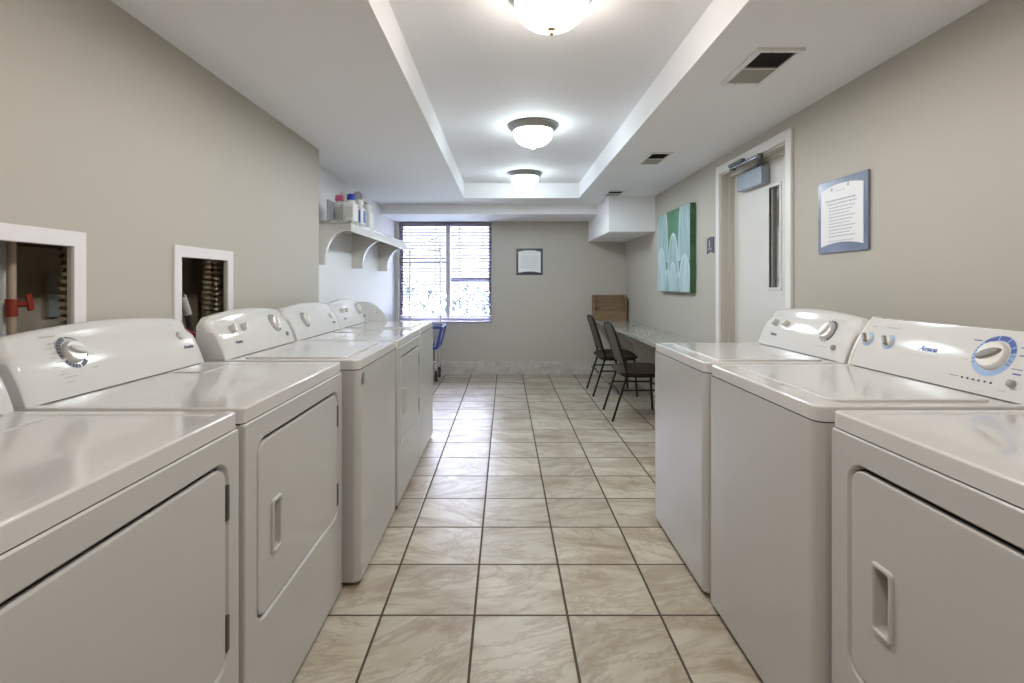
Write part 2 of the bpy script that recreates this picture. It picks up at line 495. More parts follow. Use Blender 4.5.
# tile skirting (individual cut tiles, grouted)
def skirting(name, axis, fixed0, fixed1, u0, u1):
    b = B(); u = u0
    while u < u1 - 0.01:
        e = min(u + 0.338, u1)
        if axis == 'y': b.box(u, e - 0.004, fixed0, fixed1, 0, 0.176, 0.002, 1)
        else: b.box(fixed0, fixed1, u, e - 0.004, 0, 0.176, 0.002, 1)
        u = e + 0.0
    return struct(b.obj(name, M['basetile']))
skirting('baseboard_back', 'y', YB - 0.012, YB, XREC, XR)
skirting('baseboard_right', 'x', XR - 0.012, XR, 4.0, YB - 0.012)

# ------------------------------------------------------------------ door
def build_door():
    root = empty('door_1', (XR, 3.37, 0)); struct(root)
    o = Vector((XR, 3.37, 0))
    def L(b): bmesh.ops.translate(b.bm, vec=-o, verts=b.bm.verts[:]); return b
    y0, y1, zt = DOOR[0], DOOR[1], DOOR[3]
    cw = 0.058
    b = B()
    b.box(XR - 0.018, XR, y0 - cw, y0, 0, zt + cw, 0.003)
    b.box(XR - 0.018, XR, y1, y1 + cw, 0, zt + cw, 0.003)
    b.box(XR - 0.018, XR, y0, y1, zt, zt + cw, 0.003)
    L(b).obj('casing', M['trim'], root)
    b = B()
    b.box(XR, XR + 0.14, y1 - 0.012, y1, 0, zt); b.box(XR, XR + 0.14, y0, y0 + 0.012, 0, zt)
    b.box(XR, XR + 0.14, y0 + 0.012, y1 - 0.012, zt - 0.012, zt)
    b.box(XR + 0.05, XR + 0.086, y1 - 0.026, y1 - 0.012, 0, zt - 0.012)
    b.box(XR + 0.05, XR + 0.086, y0 + 0.012, y0 + 0.026, 0, zt - 0.012)
    b.box(XR + 0.05, XR + 0.086, y0 + 0.026, y1 - 0.026, zt - 0.03, zt - 0.012)
    L(b).obj('jamb', M['jamb'], root)
    gy0, gy1, gz0, gz1 = 3.165, 3.292, 1.195, 1.832
    sx0, sx1 = XR + 0.088, XR + 0.128
    b = B()
    sl = [y0 + 0.015, gy0, gy1, y1 - 0.015]
    b.box(sx0, sx1, sl[0], sl[1], 0.01, zt - 0.015); b.box(sx0, sx1, sl[2], sl[3], 0.01, zt - 0.015)
    b.box(sx0, sx1, sl[1], sl[2], 0.01, gz0); b.box(sx0, sx1, sl[1], sl[2], gz1, zt - 0.015)
    slab = L(b).obj('door_slab', M['doorpaint'], root, smooth=False)
    b = B(); f = 0.018
    b.box(sx0 - 0.006, sx0 + 0.012, gy0 - f, gy0, gz0 - f, gz1 + f, 0.002); b.box(sx0 - 0.006, sx0 + 0.012, gy1, gy1 + f, gz0 - f, gz1 + f, 0.002)
    b.box(sx0 - 0.006, sx0 + 0.012, gy0, gy1, gz0 - f, gz0, 0.002); b.box(sx0 - 0.006, sx0 + 0.012, gy0, gy1, gz1, gz1 + f, 0.002)
    L(b).obj('glass_stop', M['doorpaint'], slab)
    L(B().box(sx0 + 0.022, sx0 + 0.028, gy0, gy1, gz0, gz1)).obj('glass_pane', M['doorglass'], slab, smooth=False)
    # closer
    b = B().box(sx0 - 0.058, sx0, 3.285, 3.63, 1.866, 1.979, 0.006)
    cl = L(b).obj('door_closer', M['closer'], root)
    b = B()
    b.tube([(sx0 - 0.03, 3.40, 1.979), (sx0 - 0.03, 3.40, 2.004)], 0.014, 12)
    b.tube([(sx0 - 0.03, 3.40, 2.000), (XR - 0.03, 3.18, 2.006)], 0.012, 8)
    b.tube([(XR - 0.03, 3.18, 2.018), (XR - 0.028, 3.54, 2.022)], 0.010, 8)
    b.tube([(XR - 0.03, 3.18, 1.998), (XR - 0.03, 3.18, 2.026)], 0.017, 12)
    b.box(XR - 0.045, XR - 0.018, 3.40, 3.60, 2.030, 2.052, 0.003)
    b.tube([(XR - 0.03, 3.56, 2.005), (XR - 0.03, 3.56, 2.04)], 0.020, 12)
    L(b).obj('closer_arm', M['steel'], cl)
    b = B()
    b.lathe([(0.0, 0), (0.032, 0), (0.032, 0.006), (0.012, 0.012), (0.012, 0.035), (0.026, 0.045), (0.028, 0.058), (0.02, 0.066), (0, 0.067)],
            Matrix.Translation((sx0, 2.995, 0.98)) @ Matrix.Rotation(R(-90), 4, 'Y'))
    L(b).obj('door_knob', M['steel'], root)
build_door()

# ------------------------------------------------------------------ window
def build_window():
    x0, x1, z0, z1 = WIN
    root = empty('window_1', ((x0 + x1) / 2, YB + 0.1, z0)); struct(root)
    o = Vector(root.location)
    def L(b): bmesh.ops.translate(b.bm, vec=-o, verts=b.bm.verts[:]); return b
    f = 0.04; ya, yb = YB + 0.125, YB + 0.2
    mx0, mx1 = -0.806, -0.750
    b = B()
    b.box(x0, x0 + f, ya, yb, z0, z1); b.box(x1 - f, x1, ya, yb, z0, z1)
    b.box(x0 + f, x1 - f, ya, yb, z0, z0 + f); b.box(x0 + f, x1 - f, ya, yb, z1 - f, z1)
    L(b).obj('window_frame', M['winframe'], root, smooth=False)
    L(B().box(mx0, mx1, YB + 0.050, yb, z0 + f, z1 - f, 0.004)).obj('mullion', M['blindrail'], root)
    b = B()
    b.box(x0 + f, mx0, ya + 0.02, ya + 0.05, 1.495, 1.525); b.box(mx1, x1 - f, ya + 0.02, ya + 0.05, 1.245, 1.285)
    L(b).obj('meeting_rail', M['winframe'], root, smooth=False)
    L(B().box(x0 + f, mx0, ya + 0.052, ya + 0.056, z0 + f, z1 - f)).obj('pane', M['glass'], root, smooth=False)
    L(B().box(mx1, x1 - f, ya + 0.052, ya + 0.056, z0 + f, z1 - f)).obj('pane', M['glass'], root, smooth=False)
    L(B().box(x0, x1, YB - 0.012, YB + 0.05, z0 - 0.02, z0, 0.003)).obj('window_sill', M['winframe'], root)
build_window()

def build_blind(bx0, bx1, label, wand_x):
    yc = YB + 0.088
    zt, zb = WIN[3] - 0.005, WIN[2] + 0.045
    root = empty('window_blind', ((bx0 + bx1) / 2, yc, zb), 0, label, 'blind', 'window blinds')
    o = Vector(root.location)
    def L(b): bmesh.ops.translate(b.bm, vec=-o, verts=b.bm.verts[:]); return b
    L(B().box(bx0, bx1, yc - 0.03, yc + 0.03, zt - 0.055, zt, 0.004)).obj('headrail', M['winframe'], root)
    b = B(); z = zt - 0.085
    while z > zb + 0.05:
        t = -18
        m = Matrix.Translation(((bx0 + bx1) / 2, yc, z)) @ Matrix.Rotation(R(t), 4, 'X')
        w = (bx1 - bx0) / 2 - 0.004
        q = B()
        n = 4
        prof = [(-0.024 + 0.048 * k / n, 0.0035 * (1 - (2 * k / n - 1) ** 2)) for k in range(n + 1)]
        prof = prof + [(y, zz - 0.003) for y, zz in reversed(prof)]
        q.prism(prof, 'x', -w, w)
        b.merge(q.bm, m)
        z -= 0.0445
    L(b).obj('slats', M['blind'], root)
    L(B().box(bx0 + 0.003, bx1 - 0.003, yc - 0.026, yc + 0.026, zb, zb + 0.032, 0.004)).obj('bottom_rail', M['blindrail'], root)
    w = bx1 - bx0
    for fx in (0.22, 0.78):
        b = B()
        for dy in (-0.026, 0.026):
            b.box(bx0 + w * fx - 0.0025, bx0 + w * fx + 0.0025, yc + dy - 0.001, yc + dy + 0.001, zb + 0.03, zt - 0.05)
        L(b).obj('ladder_tape', M['cord'], root, smooth=False)
    b = B().tube([(wand_x, yc - 0.034, zt - 0.05), (wand_x, yc - 0.034, zt - 0.62)], 0.003, 8)
    b.lathe([(0, 0), (0.006, 0.0), (0.008, 0.03), (0.003, 0.045), (0, 0.045)], Matrix.Translation((wand_x, yc - 0.034, zt - 0.66)), 10)
    L(b).obj('tilt_wand', M['cord'], root)
build_blind(-1.435, -0.810, 'white slatted window blind in the left bay of the window, behind the laundry cart pole', -1.41)
build_blind(-0.746, -0.192, 'white slatted window blind in the right bay of the window with a hanging wand', -0.235)

# garden outside
struct(B().box(-14, 12, YB + 0.2, 40, -0.4, -0.15).obj('floor_outside', M['lawn'], smooth=False))
def shrub(x, y, r, h, label):
    b = B(); rnd = random.Random(int(x * 100 + y))
    for k in range(420):
        a = rnd.uniform(0, 2 * PI); u = rnd.uniform(-1, 1); q = rnd.uniform(0.72, 1.0)
        s = math.sqrt(1 - u * u)
        c = Vector((x + r * q * s * math.cos(a), y + r * q * s * math.sin(a), -0.15 + h / 2 + h / 2 * q * u))
        m = Matrix.Rotation(rnd.uniform(0, 6), 3, 'Z') @ Matrix.Rotation(rnd.uniform(0, 3), 3, 'X')
        l, w = rnd.uniform(.12, .2), rnd.uniform(.05, .09)
        b.poly([c + m @ Vector(p) for p in ((0, -l, 0), (w, 0, 0.02), (0, l, 0), (-w, 0, 0.02))])
    o = b.obj('garden_shrub', M['leaf'], loc=(x, y, -0.15), smooth=False)
    tag(o, label, 'shrub', 'shrubs outside the window')
shrub(-2.6, 13.0, 1.1, 1.5, 'leafy green garden shrub outside, seen blurred through the left half of the blinds')
shrub(-0.9, 14.5, 1.0, 1.3, 'leafy green garden shrub outside, seen faintly through the right half of the blinds')

# ------------------------------------------------------------------ washers and dryers
FB_Y, FB_Z, FT_Y, FT_Z = 0.535, 0.914, 0.610, 1.080     # console face, bottom and top
FS = (FT_Y - FB_Y) / (FT_Z - FB_Z)
FN = Vector((0, -(FT_Z - FB_Z), FT_Y - FB_Y)).normalized()
FU = Vector((0, FT_Y - FB_Y, FT_Z - FB_Z)).normalized()
BOW = 0.0095
def face_y(z):
    t = (z - FB_Z) / (FT_Z - FB_Z)
    return FB_Y + (z - FB_Z) * FS - BOW * 4 * t * (1 - t)
def face_mtx(x, z, lift=0.0):
    """local x right, y up the face, z out of the face."""
    t = (z - FB_Z) / (FT_Z - FB_Z)
    FU = Vector((0, FS - BOW * 4 * (1 - 2 * t) / (FT_Z - FB_Z), 1)).normalized()
    FN = Vector((0, -FU.z, FU.y))
    p = Vector((x, face_y(z), z)) + FN * lift
    m = Matrix((( 1, FU.x, FN.x, p.x), (0, FU.y, FN.y, p.y), (0, FU.z, FN.z, p.z), (0, 0, 0, 1)))
    return m

def put(b, t, x, z, lift=0.0):
    # wrap a flat print onto the bowed console face
    for v in t.verts:
        zz = z + v.co.y * 0.92
        k = (zz - FB_Z) / (FT_Z - FB_Z)
        d = Vector((0, FS - BOW * 4 * (1 - 2 * k) / (FT_Z - FB_Z), 1)).normalized()
        n = Vector((0, -d.z, d.y))
        v.co = Vector((x + v.co.x, face_y(zz), zz)) + n * (v.co.z + lift)
    b.merge(t)

def ring_seg(b, r0, r1, a0, a1, mtx, th=0.0006, n=None):
    n = n or max(2, int(abs(a1 - a0) / 6))
    t = bmesh.new()
    lo = []; 
    for k in range(n + 1):
        a = R(a0 + (a1 - a0) * k / n)
        lo.append((t.verts.new((r0 * math.cos(a), r0 * math.sin(a), th)), t.verts.new((r1 * math.cos(a), r1 * math.sin(a), th))))
    for p, q in zip(lo, lo[1:]):
        t.faces.new((p[0], p[1], q[1], q[0]))
    put(b, t, *mtx)

def bar(b, cx, cy, w, h, mtx, th=0.0006):
    t = bmesh.new()
    t.faces.new([t.verts.new((sx * w / 2, sy * h / 2, th)) for sx, sy in ((-1, -1), (1, -1), (1, 1), (-1, 1))])
    put(b, t, cx + mtx[0], cy + mtx[1])

def console_mesh(w, style):
    b = B()
    if style == 'rounded':
        prof = [(FB_Y, FB_Z)]
        for k in range(1, 11):
            z = FB_Z + (1.068 - FB_Z) * k / 10
            prof.append((face_y(z), z))
        prof += [(0.607, 1.084), (0.615, 1.098), (0.628, 1.105), (0.646, 1.103), (0.656, 1.088), (0.658, 0.99), (0.658, FB_Z)]
    else:
        prof = [(FB_Y, FB_Z)]
        for k in range(1, 11):
            z = FB_Z + (1.075 - FB_Z) * k / 10
            prof.append((face_y(z), z))
        prof += [(0.614, 1.091), (0.632, 1.092), (0.656, 1.085), (0.658, 0.99), (0.658, FB_Z)]
    x0, x1 = 0.004, w - 0.004
    if style != 'rounded':
        x0 += 0.014; x1 -= 0.014
    xs = []
    r = 0.034
    if style == 'rounded':
        for k in range(9): xs.append(x0 + r * (1 - math.cos(PI / 2 * k / 8)))
        for k in range(1, 12): xs.append(x0 + r + (x1 - x0 - 2 * r) * k / 12)
        for k in range(8, -1, -1): xs.append(x1 - r * (1 - math.cos(PI / 2 * k / 8)))
    else:
        xs = [x0, x1]
    rings = []
    for x in xs:
        e = min(x - x0, x1 - x)
        q = max(0.0, 1 - e / r) if style == 'rounded' else 0
        dy = 0.017 * (1 - math.sqrt(max(0, 1 - q * q)))
        dz = 0.026 * (1 - math.sqrt(max(0, 1 - q * q)))
        arch = -0.024 * (2 * (x - (x0 + x1) / 2) / (x1 - x0)) ** 2 if style == 'rounded' else 0
        ring = []
        for (y, z) in prof:
            t = (z - FB_Z) / (FT_Z - FB_Z)
            zz = z
            if z > 1.07: zz = z - dz + arch
            elif z > 1.02: zz = z + (arch - dz) * (z - 1.02) / 0.05
            yy = y + dy * (0.35 + 0.75 * max(0, t) if y < 0.62 else 0.0)
            if style == 'rounded' and y < 0.62: yy += 0.0
            ring.append(b.bm.verts.new((x, min(yy, 0.655) if y < 0.62 else y, zz)))
        rings.append(ring)
    n = len(prof)
    for a, c in zip(rings, rings[1:]):
        for k in range(n):
            b.bm.faces.new((a[k], a[(k + 1) % n], c[(k + 1) % n], c[k]))
    b.bm.faces.new(rings[0]); b.bm.faces.new(rings[-1][::-1])
    return b

def end_cap_poly(grow=0.0, deep=0.0):
    pts = []
    for k in range(11):
        t = k / 10
        z = FB_Z + (1.094 + grow - FB_Z) * t
        y = FB_Y - 0.004 - deep * (1 - t) + (0.095) * t - 0.014 * math.sin(PI * t)
        pts.append((y, z))
    pts += [(0.650, 1.093 + grow), (0.660, 1.08), (0.660, FB_Z)]
    return pts

def dial(root, x, z, r_knob, r_ring, scheme, flip=1):
    m = face_mtx(x, z)
    d = B()
    d.lathe([(0, 0.0), (r_knob, 0.0), (r_knob * 1.0, 0.006), (r_knob * 0.93, 0.013), (r_knob * 0.86, 0.015), (0, 0.016)], m, 40)
    kn = d.obj('timer_dial', M['knobwhite'] if scheme == 'blue' else M['knobsilver'], root)
    g = B()
    prof = []
    t = bmesh.new()
    ln, wd, hh = r_knob * 0.86, r_knob * 0.30, 0.022
    base = []; 
    N = 20
    rows = []
    for j, (sc, zz) in enumerate(((1.0, 0.012), (0.97, 0.019), (0.85, 0.0235), (0.55, 0.0255))):
        rows.append([t.verts.new((ln * sc * math.cos(2 * PI * k / N), wd * sc * math.sin(2 * PI * k / N) * (1.0), zz)) for k in range(N)])
    for a, c in zip(rows, rows[1:]):
        for k in range(N): t.faces.new((a[k], a[(k + 1) % N], c[(k + 1) % N], c[k]))
    t.faces.new(rows[-1])
    ang = {'blue': 28, 'navy': -24, 'grey': 62}[scheme]
    g.merge(t, m @ Matrix.Rotation(R(ang), 4, 'Z'))
    g.obj('grip', M['knobdark'] if scheme == 'blue' else (M['knob'] if scheme == 'navy' else M['knobwhite']), kn)
    # printed ring
    p = B(); q = B()
    ri, ro = r_knob * 1.08, r_ring
    if scheme == 'navy':
        ring_seg(p, ri, ro, 100, 200, (x, z)); ring_seg(p, ri, ro, 212, 275, (x, z)); ring_seg(p, ri, ro, 284, 318, (x, z))
        ring_seg(p, ri * 1.06, ro * 0.98, -25, 0, (x, z)); ring_seg(p, ro * 0.92, ro * 0.97, 2, 92, (x, z))
        for a in range(110, 270, 14): ring_seg(q, ri * 1.05, ro * 0.95, a, a + 3, (x, z), 0.0009)
    elif scheme == 'blue':
        ring_seg(q, ri, ro, 0, 360, (x, z), 0.0005)
        for a0, a1 in ((35, 62), (66, 98), (102, 140), (16, 31)):
            ring_seg(p, ri * 1.03, ro * 0.98, a0, a1, (x, z), 0.0008)
        for a in (150, 160, 170, 182, 194, 206, 350, 338, 5): ring_seg(p, ri * 1.05, ro * 0.97, a, a + 2.2, (x, z), 0.0008)
    else:
        ring_seg(p, ri, ro * 0.97, -70, 85, (x, z))
        for a in range(95, 285, 18): ring_seg(p, ri * 1.02, ro, a, a + 8, (x, z))
        ring_seg(q, ri * 1.1, ro * 0.9, 120, 270, (x, z), 0.0004)
    mk = p.obj('dial_ring', M['blue'] if scheme == 'blue' else M['ink'], root, smooth=False)
    q.obj('dial_scale', M['paleblue'] if scheme == 'blue' else M['inkgrey'], root, smooth=False)
    return kn

def small_knob(root, x, z, scheme, ang=60):
    m = face_mtx(x, z)
    r = 0.017 if scheme != 'blue' else 0.018
    if scheme == 'blue':
        q = B(); ring_seg(q, 0.019, 0.027, -215, 115, (x, z)); q.obj('knob_ring', M['paleblue'], root, smooth=False)
    k = B().lathe([(0, 0), (r, 0), (r * 0.96, 0.008), (r * 0.86, 0.012), (0, 0.0125)], m, 28)
    kn = k.obj('selector_knob', M['knobwhite'] if scheme == 'blue' else M['knob'], root)
    g = B().box(-r * 1.02, r * 1.02, -0.0048, 0.0048, 0.008, 0.024, 0.002)
    bmesh.ops.transform(g.bm, matrix=m @ Matrix.Rotation(R(ang), 4, 'Z'), verts=g.bm.verts[:])
    g.obj('pointer', M['knobdark'] if scheme == 'blue' else M['knobsilver'], kn)
    return kn

def push_button(root, x, z, r, m_):
    k = B().lathe([(0, 0), (r, 0), (r, 0.004), (r * 0.9, 0.009), (r * 0.6, 0.0115), (0, 0.012)], face_mtx(x, z), 24)
    ch = k.obj('start_button', m_, root)
    return ch

def script_logo(root, x, z, size, m_):
    t = text_mesh('Amana', size, 0.35, 0.0003, 0.0006)
    b = B(); put(b, t, x, z, 0.0007)
    return b.obj('script_logo', m_, root, smooth=False)

def markings(root, spec, name='printed_markings', m_=None):
    b = B()
    for (x, z, w, h) in spec:
        bar(b, 0, 0, w, h, (x, z), 0.0005)
    return tag(b.obj(name, m_ or M['inkgrey'], root, smooth=False), kind='stuff')

def plan_poly(w, d, rf, rb=0.008, y0=0.0, x0=0.0, n=5):
    pts = []
    for cx, cy, a0, r in ((x0 + w - rb, y0 + d - rb, 0, rb), (x0 + rb, y0 + d - rb, 90, rb), (x0 + rf, y0 + rf, 180, rf), (x0 + w - rf, y0 + rf, 270, rf)):
        for k in range(n + 1):
            a = R(a0 + 90 * k / n)
            pts.append((cx + r * math.cos(a), cy + r * math.sin(a)))
    return pts

def worktop(root, w, rf, kind, over=0.0):
    z0, z1 = 0.8755, 0.914
    x0, y0, ww, d = 0.003, 0.003 - over, w - 0.006, 0.655
    b = B()
    def loop(ins, z):
        r1 = max(0.004, rf - ins * 0.4); r2 = max(0.004, 0.012 - ins * 0.2)
        return [b.bm.verts.new((p[0], p[1], z)) for p in plan_poly(ww - 2 * ins, d - 2 * ins, r1, r2, y0 + ins, x0 + ins, 6)]
    bv = 0.006
    L = [loop(0.0, z0), loop(0.0, z1 - bv)]
    for k in range(1, 5):
        a = PI / 2 * k / 4
        L.append(loop(bv * (1 - math.cos(a)), z1 - bv + bv * math.sin(a)))
    rim, step = (0.030, 0.008) if kind == 'dryer' else (0.024, 0.006)
    L += [loop(rim, z1), loop(rim + step * 0.5, z1 - 0.0016), loop(rim + step, z1 - 0.003)]
    for a, c in zip(L, L[1:]):
        n = len(a)
        for k in range(n): b.bm.faces.new((a[k], a[(k + 1) % n], c[(k + 1) % n], c[k]))
    b.bm.faces.new(L[0][::-1]); b.bm.faces.new(L[-1])
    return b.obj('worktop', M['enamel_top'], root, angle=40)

def dryer(loc, rz, label, group, w=0.745, dial_x=0.187, btn_x=0.655, fz=1.027, scheme='navy', flip=False):
    root = empty('clothes_dryer', loc, rz, label, 'dryer', group)
    E = M['enamel']
    # body behind the front panel
    B().prism(plan_poly(w - 0.004, 0.610, 0.004, 0.008, 0.038, 0.002), 'z', 0.022, 0.870).obj('cabinet', E, root)
    # front panel with a bevelled opening
    dx0, dx1, dz0, dz1 = 0.066, w - 0.052, 0.335, 0.812
    ro = 0.045
    n = 8
    inner = rrect(dx0, dx1, dz0, dz1, ro, n)
    inner2 = rrect(dx0 + 0.006, dx1 - 0.006, dz0 + 0.006, dz1 - 0.006, ro - 0.006, n)
    outer = rrect(0.0025, w - 0.0025, 0.022, 0.8725, 0.006, n)
    mid = rrect(dx0 - 0.004, dx1 + 0.004, dz0 - 0.004, dz1 + 0.004, ro + 0.004, n)
    b = B()
    loops = []
    for pts, y in ((rrect(0.0025, w - 0.0025, 0.022, 0.8725, 0.006, n), 0.040), (rrect(0.0025, w - 0.0025, 0.022, 0.8725, 0.006, n), 0.004),
                   (rrect(0.006, w - 0.006, 0.0255, 0.869, 0.006, n), 0.0),
                   (mid, 0.0), (inner, 0.003), (inner2, 0.0148)):
        loops.append([b.bm.verts.new((p[0], y, p[1])) for p in pts])
    for a, c in zip(loops, loops[1:]):
        for k in range(len(a)):
            k2 = (k + 1) % len(a)
            b.bm.faces.new((a[k], a[k2], c[k2], c[k]))
    b.obj('front_panel', E, root, angle=28)
    B().box(0.004, w - 0.004, 0.012, 0.5, 0.866, 0.882).obj('worktop_gap', M['groove'], root, smooth=False)
    # shadow gap floor, dark
    b = B(); b.prism(rrect(dx0 + 0.004, dx1 - 0.004, dz0 + 0.004, dz1 - 0.004, ro - 0.004, n), 'y', 0.0335, 0.0355)
    b.obj('door_gap', M['groove'], root, smooth=False)
    g = 0.0082
    hx, hz, hw, hh = dx0 + 0.108, 0.552, 0.031, 0.075
    def loops_mesh(spec, cap_last=False):
        b = B(); lo = []
        for pts, y in spec:
            lo.append([b.bm.verts.new((p[0], y, p[1])) for p in pts])
        for a, c in zip(lo, lo[1:]):
            for k in range(len(a)):
                b.bm.faces.new((a[k], a[(k + 1) % len(a)], c[(k + 1) % len(a)], c[k]))
        if cap_last: b.bm.faces.new(lo[-1])
        return b
    def DR(i): return rrect(dx0 + g + i, dx1 - g - i, dz0 + g + i, dz1 - g - 0.002 - i, ro - g - i * 0.8, n)
    def HR(i): return rrect(hx - hw + i, hx + hw - i, hz - hh + i, hz + hh - i, max(0.003, 0.011 - i * 0.5), n)
    door = loops_mesh([(DR(0.0), 0.0142), (DR(0.0), 0.005), (DR(0.0015), 0.0017), (DR(0.005), 0.0), (HR(0.003), 0.0), (HR(0.003), 0.004)]).obj('door', E, root, angle=28)
    h = loops_mesh([(HR(0.0), 0.0), (HR(0.0005), -0.004), (HR(0.003), -0.0065), (HR(0.008), -0.0065), (HR(0.011), -0.003), (HR(0.012), 0.024), (HR(0.014), 0.027)], True).obj('door_handle', M['enamel'], door, angle=30)
    for zz in (0.715, 0.415):
        B().box(dx1 - 0.0105, dx1 + 0.003, -0.0022, 0.012, zz - 0.04, zz + 0.04, 0.0015).obj('hinge', M['hinge'], root)
    # small notch of the lower service panel
    B().box(0.055, 0.057, -0.0004, 0.004, 0.025, 0.20).obj('service_panel_seam', M['consolegrey'], root, smooth=False)
    worktop(root, w, 0.014, 'dryer')
    B().prism(rrect(w - 0.24, w - 0.075, 0.40, 0.515, 0.012, 4), 'z', 0.9112, 0.9150, 0.0012, 2, 'hi').obj('lint_screen_cover', M['enamel_top'], root, angle=25)
    for fx in (0.06, w - 0.06):
        for fy in (0.07, 0.58):
            B().lathe([(0, 0), (0.02, 0), (0.022, 0.01), (0.012, 0.013), (0.012, 0.03), (0, 0.03)], Matrix.Translation((fx, fy, 0)), 16).obj('foot', M['rubber'], root)
    console_mesh(w, 'rounded').obj('control_console', M['console'], root, angle=40)
    dial(root, dial_x, fz, 0.033, 0.047, scheme)
    push_button(root, btn_x, fz - 0.002, 0.0155, M['knob'])
    script_logo(root, btn_x + 0.022, fz - 0.045, 0.020, M['ink'])
    sp = [(dial_x - 0.052 - 0.014 * (k % 2), fz + 0.03 - 0.0125 * k, 0.018 + 0.008 * (k % 3), 0.0020) for k in range(7)]
    sp += [(dial_x - 0.04, fz - 0.062, 0.045, 0.002), (dial_x - 0.045, fz - 0.075, 0.03, 0.002), (dial_x + 0.05, fz - 0.05, 0.022, 0.003), (dial_x + 0.056, fz - 0.012, 0.012, 0.002),
           (dial_x + 0.01, fz + 0.056, 0.02, 0.003), (dial_x - 0.05, fz + 0.048, 0.05, 0.003), (btn_x - 0.02, fz + 0.038, 0.035, 0.0015), (dial_x - 0.055, fz - 0.052, 0.03, 0.002)]
    markings(root, sp)
    return root

